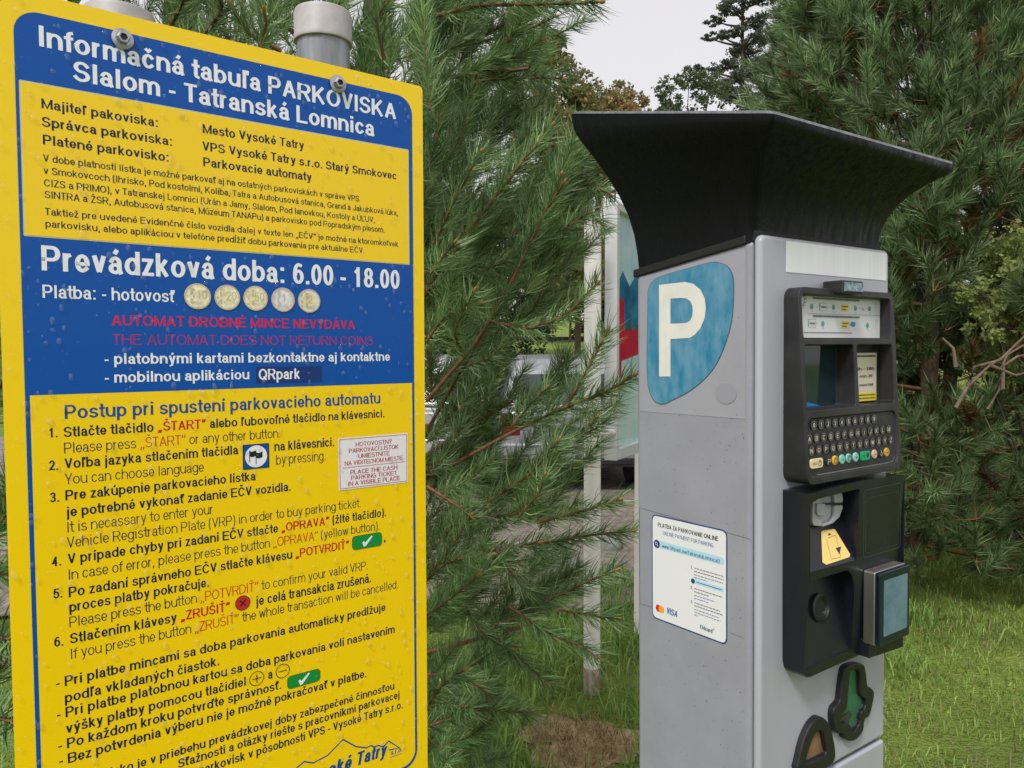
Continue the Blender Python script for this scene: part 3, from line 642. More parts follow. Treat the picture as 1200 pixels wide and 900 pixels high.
iS.poly(rrect(u0-.006, u1, v-.0062, v+.0062, .006, 4)); i = Ink(lface(.00125)); i.disc(*sp(272, 605), .0073, 20); i.make('search_disc', m_lblue, s)
i = Ink(lface(.0015)); cc = sp(268, 600); i.ring(cc[0], cc[1], .0024, .0009, 16); i.line([(cc[0]+.002, cc[1]-.002), (cc[0]+.0042, cc[1]-.0042)], .0011); i.make('lens_symbol', m_lab, s)
stext(iD, 'www.QRpark.me/TatranskaLomnica/2', (325, 640), (940, 812), .0062, .10)
KW = dict(ox=740, oy=660, k=8.18)
for n, py in (('1.', 50), ('2.', 243), ('3.', 380)): stext(iD, n, (570, py), (596, py+6), .0050, .11, **KW)
for a, b, dk in (((605, 45), (892, 128), 1), ((605, 75), (890, 158), 1), ((605, 108), (885, 190), 0), ((605, 135), (735, 172), 0), ((605, 240), (875, 325), 1), ((605, 270), (745, 315), 1), ((605, 305), (800, 365), 0), ((605, 333), (745, 378), 0), ((608, 375), (858, 462), 1), ((608, 403), (880, 498), 1), ((608, 440), (845, 522), 0), ((608, 468), (858, 555), 0), ((608, 492), (640, 505), 0)):
    p = sp(*a, **KW); q = sp(*b, **KW); x = p[0]; v = (p[1]+q[1])/2
    while x < q[0]:                              # words too small to read
        ww = random.uniform(.0025, .007); (iD if dk else iB).line([(x, v), (min(x+ww, q[0]), v)], .0011); x += ww+.0012
u0, v0 = sp(585, 165, **KW); u1, v1 = sp(888, 262, **KW); v = (v0+v1)/2
iS.poly(rrect(u0, u1, v-.0034, v+.0034, .0032, 4)); iC.disc(u0+.002, v, .0042, 16); iB.line([(u0+.009, v), (u1-.004, v)], .0012)
iB.text('VISA', *(lambda p: (p[0], p[1]))(sp(338, 480, **KW)), .0115, .0255, wt=.19, slant=.22)
i = Ink(lface(.0011)); i.disc(*sp(262, 430, **KW), .0064, 22); i.make('red_disc', mat('logo red', lin('#e0242a'), .4), s)
i = Ink(lface(.0013)); i.disc(*sp(292, 442, **KW), .0064, 22); i.make('orange_disc', mat('logo orange', lin('#f4a020'), .4), s)
p = sp(662, 612, **KW); iT.text('EM', p[0], p[1]-.0020, .0066, .0105, wt=.17); iD.text('card', p[0]+.0108, p[1]-.0024, .0066, .0150, wt=.16); iD.line([(p[0]+.0255, p[1]+.0035), (p[0]+.0285, p[1]+.0035), (p[0]+.0285, p[1]+.0065)], .0008)
iS.make('pale_bands', m_sky, s); iC.make('blue_dot', m_lblue, s); iD.make('dark_lettering', m_txt, s); iB.make('blue_lettering', m_tblu, s); iT.make('teal_lettering', m_teal, s)
# outline of an older sticker and grime scratches on the side
i = Ink(lambda a, b, z: (-.0004-z, a, b+ZK))
i.line([L(749.5, 595), L(880, 632)], .0006); i.line([L(749.5, 595), L(750, 707)], .0006); i.line([L(750, 707), L(765, 712)], .0006); i.line([L(855, 741), L(872, 748)], .0005)
for _ in range(260):
    y = .03+.20*random.random()**1.6; z = random.uniform(-.45, .35); r = random.uniform(.0003, .0009); i.poly([(y-r, z), (y, z-r*random.uniform(1, 3)), (y+r, z), (y, z+r)])
i.make('grime_specks', mat('grime', (.10, .095, .09), .8), kiosk)

# ---- front: reflective strip
def front(name, pts, y, m, parent, th=.0006, bev=0):
    bm = bmesh.new(); prism(bm, kb(pts), y, y+th); return obj(name, bm, m, parent, bev)
a, b, c, d = K(921, 282.3), K(1038.8, 297.4), K(1038.2, 328.9), K(920.9, 318.8)
front('reflective_strip', [a, b, c, d], -.0008, mat('white reflective film', (.80, .80, .83), .3, var=.05, vscale=40, stretch=(1, 1, .06)), kiosk)
# ---- upper bezel with its openings
U0, U1 = .0560, .3300
yf = lambda z: -.0252-(.3394-z)/(.3394-.0386)*(.0422-.0252)      # front leans out towards the bottom
bm = bmesh.new()
prism(bm, kb(rrect(U0, U1, .0385, .3400, .017, 5)), .002, 0, f1=lambda a, z: yf(z-ZK))
bez = obj('upper_bezel', bm, m_bez, kiosk)
def cutter(pts, y0f, y1f=-.2):
    bm = bmesh.new(); prism(bm, kb(pts), 0, y1f, f0=y0f); return obj('cutter', bm, m_bez, kiosk)
ya = -.0085
ca = [K(937, 346, -.026), K(1036, 352, -.026)]
pa = [K(x, y, ya) for x, y in ((936, 346), (1031, 352), (1029, 392.5), (940, 394.5))]
OA = (.0640, .3170, .2610, .3290); OB = (.0650, .1985, .1515, .2515); OC = (.2090, .3170, .1530, .2515); OD = (.0640, .3200, .0500, .1390)
cuts = [cutter(rrect(*OA, .006, 3), lambda a, z: ya+.0015), cutter(rrect(*OB, .005, 3), lambda a, z: .0005), cutter(rrect(*OC, .005, 3), lambda a, z: -.0035), cutter(rrect(*OD, .012, 4), lambda a, z: yf(z-ZK)+.0035)]
cut(bez, cuts)
b_ = bez.modifiers.new('bevel', 'BEVEL'); b_.width = .0028; b_.segments = 2; b_.limit_method = 'ANGLE'; b_.angle_limit = math.radians(40); b_.harden_normals = True
bez.data.polygons.foreach_set('use_smooth', np.ones(len(bez.data.polygons), bool))
# instruction plate
s = front('instruction_plate', [(OA[0]+.0015, OA[2]+.002), (pa[1][0], OA[2]+.002), (pa[1][0], pa[0][1]), (OA[0]+.0015, pa[0][1])], ya-.0005, mat('plate white', (.66, .66, .68), .3), kiosk, .0015)
front('blue_shade', [(OA[0]+.001, pa[0][1]+.0004), (OA[1]-.003, pa[0][1]+.0004), (OA[1]-.003, OA[3]-.001), (OA[0]+.001, OA[3]-.001)], ya-.0004, mat('painted blue shade', (.006, .012, .03), .25), s, .0015)  # strip above the plate, the recess's shade put into its dark colour
def ip(px, py): return K(900+px/7.5, 320+py/7.5, ya)
PF = lambda off: (lambda a, b, z: (a, ya-off-z, b+ZK))
iK, iG, iY, iU = Ink(PF(.0012)), Ink(PF(.0010)), Ink(PF(.0009)), Ink(PF(.0011))
def dashes(ink, a, b, h, w=(.002, .006), gap=.0012):
    x = a[0]
    while x < b[0]:
        ww = random.uniform(*w); e = min(x+ww, b[0]); ink.line([(x, (a[1]+b[1])/2), (e, (a[1]+b[1])/2)], h); x = e+gap
for row, (py, ty, xs, tg) in enumerate(((300, 232, (380, 478, 572, 670, 765, 830, 888), 1), (447, 384, (380, 478, 578, 675, 742, 808, 870), 1))):
    dashes(iK, ip(390, ty-12), ip(800, ty+10), .0032, (.0008, .002), .0006)
    for k, px in enumerate(xs):
        p = ip(px, py-6+(px-380)*.04)
        r = .0046
        kind = ('tick', 'box', 'tick', 'yellow', 'tick', 'lines', 'tick')[k] if row == 0 else ('box', 'tick', None, 'yellow', 'tick', None, 'tick')[k]
        if row == 1 and k == 2: p = None
        if row == 1 and k == 4: q = ip(742, 450); iU.disc(q[0]-.0028, q[1], .0042, 14); iU.disc(q[0]+.0032, q[1], .0042, 14); continue
        if p is None: continue
        if kind == 'tick':
            iG.disc(p[0], p[1], r, 16); iK.line([(p[0]-.002, p[1]), (p[0]-.0005, p[1]-.002), (p[0]+.0022, p[1]+.002)], .0007); iK.ring(p[0]+.001, p[1]-.0075, .0014, .0003, 10)
        if kind == 'box':
            iK.line([(p[0]-.0095, p[1]-.006), (p[0]+.0105, p[1]-.006), (p[0]+.0105, p[1]+.006), (p[0]-.0095, p[1]+.006), (p[0]-.0095, p[1]-.006)], .0004); dashes(iK, (p[0]-.005, p[1]), (p[0]+.009, p[1]), .0026, (.001, .002), .0006); iG.poly([(p[0]-.009, p[1]-.0055), (p[0]-.0075, p[1]-.0055), (p[0]-.0075, p[1]+.0055), (p[0]-.009, p[1]+.0055)])
        if kind == 'yellow':
            iY.poly([(p[0]-.010, p[1]-.006), (p[0]+.0115, p[1]-.006), (p[0]+.0115, p[1]+.006), (p[0]-.010, p[1]+.006)]); dashes(iK, (p[0]-.008, p[1]+.002), (p[0]+.0095, p[1]+.002), .0024, (.0008, .002), .0005); dashes(iK, (p[0]-.008, p[1]-.0028), (p[0]+.004, p[1]-.0028), .0022, (.0008, .002), .0005)
        if kind == 'lines':
            for t in range(3): iK.ring(p[0]-.003+t*.003, p[1]-.001*t, .0018, .0004, 10)
        if k < 6: iK.line([(p[0]+.0125, p[1]), (p[0]+.0145, p[1])], .0010)
    iK.line([ip(945, py-40), ip(935, py+40)], .0005)
iK.line([ip(345, 355), ip(968, 372)], .0004); dashes(iK, ip(310, 520), ip(730, 527), .0013)
c = ip(280, 240); iK.ring(c[0]+.001, c[1], .0085, .0006, 24); iK.ring(c[0]+.001, c[1], .0135, .0005, 24); 
for t in range(5):
    aa = math.radians(40-t*28); iK.poly([(c[0]+.0115*math.cos(aa)-.0013, c[1]+.011*math.sin(aa)-.0008), (c[0]+.0115*math.cos(aa)+.0013, c[1]+.011*math.sin(aa)-.0008), (c[0]+.0115*math.cos(aa)+.0013, c[1]+.011*math.sin(aa)+.0008), (c[0]+.0115*math.cos(aa)-.0013, c[1]+.011*math.sin(aa)+.0008)])
iY.make('yellow_boxes', mat('plate yellow', lin('#e8d040'), .35), s); iG.make('tick_buttons', mat('plate teal', lin('#5aa8a4'), .35), s); iU.make('blue_coins', mat('plate blue', lin('#1a80c8'), .35), s); iK.make('plate_drawing', mat('plate ink', (.10, .10, .11), .4), s)
# little camera hood over the plate
a = K(983, 329, -.034); b = K(1007, 344, -.034)
bm = bmesh.new(); box(bm, a[0], b[0], -.041, -.006, ZK+b[1]-.001, ZK+a[1]+.001); s = obj('sensor_hood', bm, m_bez, kiosk, .002, 2)
bm = bmesh.new(); box(bm, a[0]+.003, b[0]-.002, -.0418, -.0412, ZK+b[1]+.002, ZK+a[1]-.002); obj('sensor_window', bm, mat('sensor glass', (.02, .09, .14), .15, col2=(.35, .45, .5), vscale=120), s)
# screen
s = front('screen', rrect(OB[0]+.001, OB[1]-.001, OB[2]+.001, OB[3]-.001, .004, 3), -.0005, mat('screen glass', (.012, .03, .036), .06, spec=.7, var=.3, vscale=18), kiosk, .001)
i = Ink(lambda a, b, z: (a, -.0008-z, b+ZK)); i.poly([(.070, .1535), (.155, .1535), (.13, .1585), (.10, .164), (.070, .167)]); i.make('screen_wave', mat('screen blue', lin('#1a78b8'), .2), s)
# tariff card
tx0, tx1 = OC[0]+.002, OC[1]-.008
s = front('tariff_card', [(tx0, .156), (tx1, .156), (tx1, .2380), (tx0, .2380)], -.0075, mat('card paper', (.62, .58, .46), .5), kiosk, .001)
front('yellow_foot', [(tx0, .1562), (tx1, .1562), (tx1, .1705), (tx0, .1705)], -.0078, mat('card yellow', (.72, .60, .05), .5), s, .0002)
i = Ink(lambda a, b, z: (a, -.0082-z, b+ZK)); w_ = tx1-tx0
dashes(i, (tx0+.004, .2325), (tx1-.004, .2325), .0026, (.001, .003), .0006)
for k in range(3): i.disc(tx0+.020+.006*k, .2245, .0042, 12)
i.text('6h - 18h', tx0+w_*.34, .2085, .0052, w_*.58, wt=.13); i.text('min.2€', tx0+w_*.45, .1965, .0046, w_*.42, wt=.13); i.text('min/10€', tx0+w_*.45, .1815, .0046, w_*.45, wt=.13)
for z in (.2035, .1915, .1870, .1765): dashes(i, (tx0+.002, z), (tx0+w_*.25, z), .0022, (.002, .004), .001)
dashes(i, (tx0+.003, .1665), (tx1-.003, .1665), .0017); dashes(i, (tx0+.003, .1610), (tx1-.003, .1610), .0017); i.make('dark_lettering', m_txt, s)
# keyboard: each key a disc of its own
m_key = mat('key black', (.012, .012, .012), .35); m_ring = mat('key ring', (.26, .25, .23), .4); m_kl = mat('key letter cream', (.62, .58, .50), .4)
def kp(px, py): return K(930+px/9.23, 470+py/9.23, -.0395)
def yk(z): return yf(z)+.0035
rows = [('0123456789', (240, 255), (888, 202)), ('ABCDEFGHIJKLM', (183, 413), (1040, 305)), ('NOPQRSTUVWXYZ', (200, 543), (1057, 420))]
kr = .0068
def key(c, z, m, r=kr, rz_=None, name='key'):
    y = yk(z); bm = bmesh.new(); lathe(bm, [(r, 0), (r, .0022), (r*.88, .0030)], (0, -1, 0), (c, y+.0005, z+ZK), 18); o = obj(name, bm, m, kiosk, smooth=True); return o, y-.0027
for chars, a, b in rows:
    p, q = kp(*a), kp(*b); n = len(chars)
    zc = (p[1]+q[1])/2
    for k, ch in enumerate(chars):
        t = k/(n-1); c = p[0]+(q[0]-p[0])*t
        o, y = key(c, zc, m_key)
        i = Ink(lambda a_, b_, z_: (a_, y-.0004-z_, b_+ZK)); i.ring(c, zc, kr*.93, .0007, 20); i.make('key_ring', m_ring, o)
        i = Ink(lambda a_, b_, z_: (a_, y-.0005-z_, b_+ZK)); W1 = strokes(ch, .15)[1]*.0072/.716; i.text(ch, c-W1/2, zc-.0036, .0072, W1, wt=.15); i.make('key_letter', m_kl, o)
zc = (kp(500, 640)[1]+kp(860, 575)[1])/2
def bkey(px, col, sym=None, wide=0):
    c = kp(px, 640-(px-255)*.125)[0]; m = mat('key colour', col, .4)
    if wide:
        y = yk(zc); bm = bmesh.new(); prism(bm, kb(rrect(c-wide, c+wide, zc-.0075, zc+.0075, .004, 4)), y+.0005, y-.0026); o = obj('key', bm, m, kiosk, .0008); y -= .0026
    else: o, y = key(c, zc, m, .0075)
    i = Ink(lambda a_, b_, z_: (a_, y-.0006-z_, b_+ZK))
    if sym == 'start':
        for d in (-.011, -.0075, -.004): i.line([(c+d, zc+.002), (c+d+.002, zc), (c+d, zc-.002)], .0007)
        i.ring(c+.007, zc, .0038, .0009, 16); i.line([(c+.007, zc+.0005), (c+.007, zc+.005)], .0010)
    elif sym == 'o': i.ring(c, zc, .0042, .0011, 16)
    elif sym in '+-': 
        i.line([(c-.003, zc), (c+.003, zc)], .0009)
        if sym == '+': i.line([(c, zc-.003), (c, zc+.003)], .0009)
    elif sym == 'ok': i.disc(c-.006, zc, .0014, 10); i.disc(c+.005, zc+.001, .0030, 12, .0038)
    elif sym == 'flag': i.line([(c-.003, zc-.004), (c-.003, zc+.004), (c+.003, zc+.003), (c+.003, zc), (c-.002, zc)], .0010)
    elif sym == 'd': i.ring(c, zc-.001, .0026, .0008, 12); i.disc(c-.001, zc+.004, .0011, 8)
    if i.V: i.make('key_symbol', m_kl if sym in ('flag', 'd') else m_txt, o)
bkey(255, lin('#e2cfa4'), 'start', .0160); bkey(382, (.02, .02, .02), 'flag'); bkey(457, lin('#e0a838'), 'o'); bkey(533, lin('#7fc4b8'), '-'); bkey(605, lin('#7fbcb4'), 'o'); bkey(680, lin('#8fc8bc'), '+'); bkey(782, lin('#12a070'), 'ok', .0135); bkey(883, lin('#cdb09c'), '-'); bkey(948, (.02, .02, .02), 'd'); bkey(1015, lin('#c89a4c'), '-')
i = Ink(lambda a, b, z: (a, yk(b)-.0003-z, b+ZK)); i.line([(OD[0]+.022, OD[2]+.0035), (OD[0]+.03, OD[2]+.0022), (OD[1]-.03, OD[2]+.0022), (OD[1]-.012, OD[2]+.004), (OD[1]-.004, OD[2]+.012)], .0016); i.make('grey_edge', mat('keyboard edge grey', (.16, .16, .17), .4), kiosk)  # lighter grey line along the lower edge of the keyboard recess

# ---- lower module
yl = lambda z: -.0465 if z > -.12 else -.0465+(-.12-z)/.142*.0125
P0, P1 = .0555, .3320
bm = bmesh.new()
top = [(P0+(P1-P0)*t, .0275+.0045*math.sin(math.pi*t)) for t in np.linspace(1, 0, 9)]
outl = top+[(P0, -.12), (P0+.001, -.240)]+[(P0+.005, -.2535), (P0+.013, -.2600), (P0+.022, -.2620), (P1-.014, -.2600), (P1-.005, -.2555), (P1, -.244), (P1, -.12)]
prism(bm, kb(outl), .002, 0, f1=lambda a, z: yl(z-ZK))
low = obj('lower_module', bm, m_bez2, kiosk)
off = -.046
def kl(px, py, o=off): return K(910+px/6.43, 550+py/6.43, o)
pc = [kl(250, 235), kl(300, 170), kl(440, 105), (kl(620, 78)[0], kl(620, 78)[1]), kl(628, 92), kl(625, 700), kl(256, 790)]
xL, xR = pc[0][0]+.001, pc[4][0]
pocket = [(xL, .012), (xL+.02, .0175), (xR-.004, .0205), (xR, .018), (xR, kl(620, 690)[1]), (xL, kl(256, 790)[1])]
zlo = min(p[1] for p in pocket)
def ypk(a, z):                           # sloping floor: deep at the top, shallow at the bottom
    t = (z-ZK-zlo)/(.02-zlo); return -.040+.050*t
def y_rec2(a, z):
    t = (z-ZK+.2500)/(.135); return -.0335+.026*t
z2t = kl(500, 765)[1]; x2R = kl(600, 860)[0]+.004
rec2 = [(xL, -.2470), (x2R+.002, -.2440), (x2R+.002, z2t-.035), (x2R-.006, z2t-.015), (x2R-.02, z2t-.004), (xL+.03, z2t-.003), (xL+.004, z2t-.008), (xL, z2t-.014)]
gx0, gx1 = kl(655, 80)[0], kl(935, 60)[0]; gz1, gz0 = .0165, kl(660, 665)[1]
groove = rrect(gx0, min(gx1, P1-.010), gz0, gz1, .007, 4)
cut(low, [cutter(pocket, ypk), cutter(rec2, y_rec2), cutter(groove, lambda a, z: yl(z-ZK)+.0012)])
b_ = low.modifiers.new('bevel', 'BEVEL'); b_.width = .0032; b_.segments = 3; b_.limit_method = 'ANGLE'; b_.angle_limit = math.radians(32); b_.harden_normals = True
low.data.polygons.foreach_set('use_smooth', np.ones(len(low.data.polygons), bool))
i = Ink(lambda a, b, z: (a, yl(b)-.0003-z, b+ZK)); gg = rrect(gx0+.0, min(gx1, P1-.010), gz0, gz1, .007, 4); i.line(gg+gg[:1], .0007)
g2 = rrect(gx0+.006, min(gx1, P1-.010)-.006, gz0+.006, gz1-.014, .006, 4); i.line(g2+g2[:1], .0004); i.make('panel_line', mat('lighter panel line', (.07, .075, .085), .4), kiosk)  # lighter lines drawn along the groove so that it shows
# grey card throat in the pocket
c0 = kl(380, 285, -.030); m_thr = mat('light grey plastic', (.40, .40, .43), .3, var=.08, vscale=40)
def throat():
    def tp(px, py): return kl(px*6.43/6.43, py, -.026)
    out = [tp(*p) for p in ((268, 205), (332, 178), (332, 150), (425, 128), (488, 150), (503, 215), (500, 290), (476, 360), (425, 410), (350, 435), (276, 425), (262, 400))]
    bm = bmesh.new(); prism(bm, kb(out), .006, -.020); s = obj('card_throat', bm, m_thr, kiosk, .002, 2)
    bm = bmesh.new(); prism(bm, kb([tp(*p) for p in ((268, 205), (330, 178), (338, 300), (334, 428), (276, 424), (262, 400))]), -.0202, -.0285); obj('throat_plate', bm, m_thr, s, .0015)
    bm = bmesh.new(); prism(bm, kb([tp(*p) for p in ((425, 128), (488, 150), (503, 215), (500, 252), (440, 256))]), -.0202, -.0265); obj('throat_rim', bm, m_thr, s, .002)
    bm = bmesh.new(); prism(bm, kb([tp(*p) for p in ((440, 272), (500, 270), (500, 290), (476, 360), (425, 410), (350, 435), (350, 415), (410, 392), (436, 350))]), -.0202, -.0265); obj('throat_rim', bm, m_thr, s, .002)
    bm = bmesh.new(); prism(bm, kb([tp(*p) for p in ((336, 256), (500, 254), (500, 266), (336, 268))]), -.0205, -.0268); obj('card_slot', bm, m_dark, s)
    bm = bmesh.new(); prism(bm, kb([tp(*p) for p in ((278, 255), (338, 255), (338, 345), (290, 345), (278, 325))]), -.0286, -.0325); obj('card_guide', bm, mat('guide grey', (.34, .35, .38), .35), s, .001)
throat()
# yellow card picture on the sloping floor
def floor_pt(px, py):
    lo_, hi_ = -.045, .012
    for _ in range(30):
        mid = (lo_+hi_)/2; u, z = kl(px, py, mid)
        if ypk(u, z+ZK) > mid: lo_ = mid
        else: hi_ = mid
    return u, z
q = [floor_pt(*p) for p in ((333, 470), (345, 462), (425, 448), (440, 456), (552, 640), (545, 660), (372, 718), (342, 700))]
i = Ink(lambda a, b, z: (a, ypk(a, b+ZK)-.0008-z, b+ZK)); i.poly(q); s = i.make('card_sticker', mat('pale yellow sticker', lin('#f2cf7a'), .4), kiosk)
i = Ink(lambda a, b, z: (a, ypk(a, b+ZK)-.0012-z, b+ZK))
i.line([floor_pt(*p) for p in ((385, 515), (440, 495), (480, 660), (410, 675), (372, 530))], .0005); i.poly([floor_pt(*p) for p in ((380, 498), (410, 490), (392, 478))]); i.poly([floor_pt(*p) for p in ((440, 592), (482, 580), (470, 640))]); i.make('card_drawing', m_txt, s)
# lens / coin ring in the lower recess
c = K(962, 713, -.022); bm = bmesh.new(); lathe(bm, [(.0225, 0), (.0225, .009), (.019, .011), (.0175, .0085), (.0160, .0085), (.0150, .0065), (.0005, .006)], (0, -1, .12), (c[0], y_rec2(0, c[1]+ZK)+.004, c[1]+ZK), 36); s = obj('coin_ring', bm, m_blk, kiosk, smooth=True)
bm = bmesh.new(); box(bm, c[0]-.008, c[0]+.006, -.0295, -.0285, ZK+c[1]-.0035, ZK+c[1]-.0022); obj('coin_slot', bm, mat('worn metal', (.5, .5, .5), .3, metal=1), s)
# contactless reader on the right
e = .068
r_tl, r_tr, r_br, r_bl = K(1031, 672, -e), K(1067, 661, -e), K(1066, 747, -e), K(1031, 757, -e)
x0, x1 = r_tl[0], r_tr[0]; zt_, zb_ = (r_tl[1]+r_tr[1])/2, (r_bl[1]+r_br[1])/2
bm = bmesh.new(); prism(bm, kb(rrect(x0, x1, zb_, zt_, .004, 3)), -.040, -e+.008); s = obj('card_reader', bm, mat('brushed steel', (.36, .34, .30), .42, metal=.9, var=.15, vscale=50, stretch=(1, 1, .1)), kiosk, .002)
bm = bmesh.new(); prism(bm, kb(rrect(x0+.001, x1-.001, zb_+.001, zt_-.001, .004, 3)), -e+.0079, -e); obj('reader_front', bm, mat('reader blue black', (.004, .012, .025), .18), s, .002)
front('reader_screen', rrect(x0+.013, x1-.010, zb_+.016, zt_-.014, .002, 2), -e-.0006, mat('reader screen', (.15, .23, .28), .10, spec=.9, col2=(.04, .14, .25), vscale=16), s, .001)
bm = bmesh.new(); prism(bm, kb([(x0+.004, zb_+.006), (x1+.01, zb_+.006), (x1+.012, zb_-.028), (x0+.0, zb_-.022)]), -.030, -.052); obj('reader_bracket', bm, m_bez2, s, .002)
# ---- ticket tray and coin tray
def tray(name, outer, inner, m_in, y_out=-.011):
    co = smooth_closed(outer, 4); ci = smooth_closed(inner, 3)
    bm = bmesh.new(); prism(bm, kb(co), .002, y_out); t = obj(name, bm, m_blk, kiosk)
    bm = bmesh.new(); prism(bm, kb(ci), -.0025, -.05); cuto = obj('cutter', bm, m_blk, kiosk); cut(t, [cuto])
    b2 = t.modifiers.new('bevel', 'BEVEL'); b2.width = .0022; b2.segments = 2; b2.limit_method = 'ANGLE'; b2.angle_limit = math.radians(50)
    bm = bmesh.new(); zs = [p[1] for p in ci]; zl, zh = min(zs), max(zs)
    prism(bm, kb([(sum(p[0] for p in ci)/len(ci)+(a-sum(p[0] for p in ci)/len(ci))*.97, (zl+zh)/2+(b-(zl+zh)/2)*.97) for a, b in ci]), -.0026, -.0032); f = obj('tray_flap', bm, m_in, t)
    return t, f, ci
def kt(px, py, o=-.010): return K(900+px/6.43, 760+py/6.43, o)
oT = [kt(*p) for p in ((570,190),(590,140),(650,115),(715,118),(735,170),(750,280),(775,295),(798,330),(790,400),(765,500),(728,540),(715,620),(670,680),(620,698),(580,680),(568,640),(520,640),(500,600),(490,520),(500,450),(540,400),(550,330))]
iTt = [kt(*p) for p in ((620,180),(650,160),(685,165),(692,230),(697,345),(735,385),(730,450),(700,490),(690,570),(640,630),(625,590),(600,560),(556,570),(548,510),(590,450),(605,320))]
tr, fl, ci = tray('ticket_tray', oT, iTt, mat('green flap', lin('#33654a'), .3, var=.2, vscale=30))
c1 = kt(590, 545); c2 = kt(720, 470); i = Ink(lambda a, b, z: (a, -.0045-z, b+ZK)); i.poly([kt(*p) for p in ((552, 545), (640, 480), (655, 500), (630, 585), (600, 556))]); i.make('tray_dark_plate', mat('dark plate', (.05, .04, .035), .4), tr)  # dark flat shape over the lower left of the flap
oC = [kt(*p) for p in ((225,930),(235,830),(270,690),(320,580),(380,518),(430,530),(470,590),(495,690),(507,790),(495,850),(440,900),(330,960))]
iCn = [kt(*p) for p in ((290,860),(310,750),(350,650),(390,618),(415,640),(430,720),(438,790),(380,825))]
tray('coin_tray', oC, iCn, mat('copper flap', (.30, .17, .10), .35, metal=.3, var=.15, vscale=40))
drops(700, 'rain_drops', .005, DK-.01, -.44, .37, m_drop, kiosk, lambda a, b, h: (-.0002-h, a, b+ZK), .0004, .0016)
bm = bmesh.new(); box(bm, -.05, WK+.05, -.05, DK+.05, -.25, .045); tag(obj('concrete_footing', bm, mat('concrete', (.30, .29, .27), .9, var=.3, vscale=12), None, .01), 'square concrete footing under the grey ticket machine', 'footing')
o = bpy.data.objects['concrete_footing']; o.location = BASE.tolist(); o.rotation_euler = (0, 0, YAW_K)

# ================================================================== white pole and notice board
m_pole = mat('old white paint', (.86, .81, .77), .5, var=.05, vscale=14, stretch=(1, 1, .25), bump=.15, bscale=200)
gp = ground_at(693.5, 806); dp = float((MC @ (gp-CAMP))[2])
pole = tag(empty('marker_pole', (gp[0], gp[1], 0)), 'slim off white painted pole with rusty foot standing in the grass', 'pole')
rp = 19.5/892*dp/2
bm = bmesh.new(); lathe(bm, [(rp, .10), (rp, 2.12), (rp*.8, 2.14)], n=20); obj('shaft', bm, m_pole, pole, smooth=True)
bm = bmesh.new(); lathe(bm, [(rp*1.01, -.05), (rp*1.01, .1001)], n=20); obj('rusty_foot', bm, mat('rusted paint', (.55, .50, .45), .7, col2=(.25, .10, .04), vscale=26, stretch=(1, 1, .4)), pole, smooth=True)
m_alu = mat('white frame', (.66, .66, .68), .35, var=.04, vscale=10)
DN = dp+.05
nb0 = at(720, 410, DN)                       # near left edge of the board
YN = math.radians(62)                        # the board runs off to the right and away
nbz = lambda py: float(at(716, py, DN)[2])
notice = tag(empty('notice_board', (nb0[0], nb0[1], 0), (0, 0, YN)), 'white framed notice board with red bench poster behind the ticket machine', 'notice board')
zb_, zt_ = nbz(541), nbz(238); wn, fw, fd = 1.15, .036, .05
for nm, pts in (('frame_side', [(0, zb_), (fw, zb_), (fw, zt_), (0, zt_)]), ('frame_side', [(wn-fw, zb_), (wn, zb_), (wn, zt_), (wn-fw, zt_)]), ('frame_rail', [(fw, zb_), (wn-fw, zb_), (wn-fw, zb_+fw*1.5), (fw, zb_+fw*1.5)]), ('frame_rail', [(fw, zt_-fw), (wn-fw, zt_-fw), (wn-fw, zt_), (fw, zt_)])):
    bm = bmesh.new(); prism(bm, pts, -.012, fd); obj(nm, bm, m_alu, notice, .004)
bm = bmesh.new(); box(bm, fw*.9, wn-fw*.9, .016, .024, zb_+.01, zt_-.01); obj('back_panel', bm, m_alu, notice)
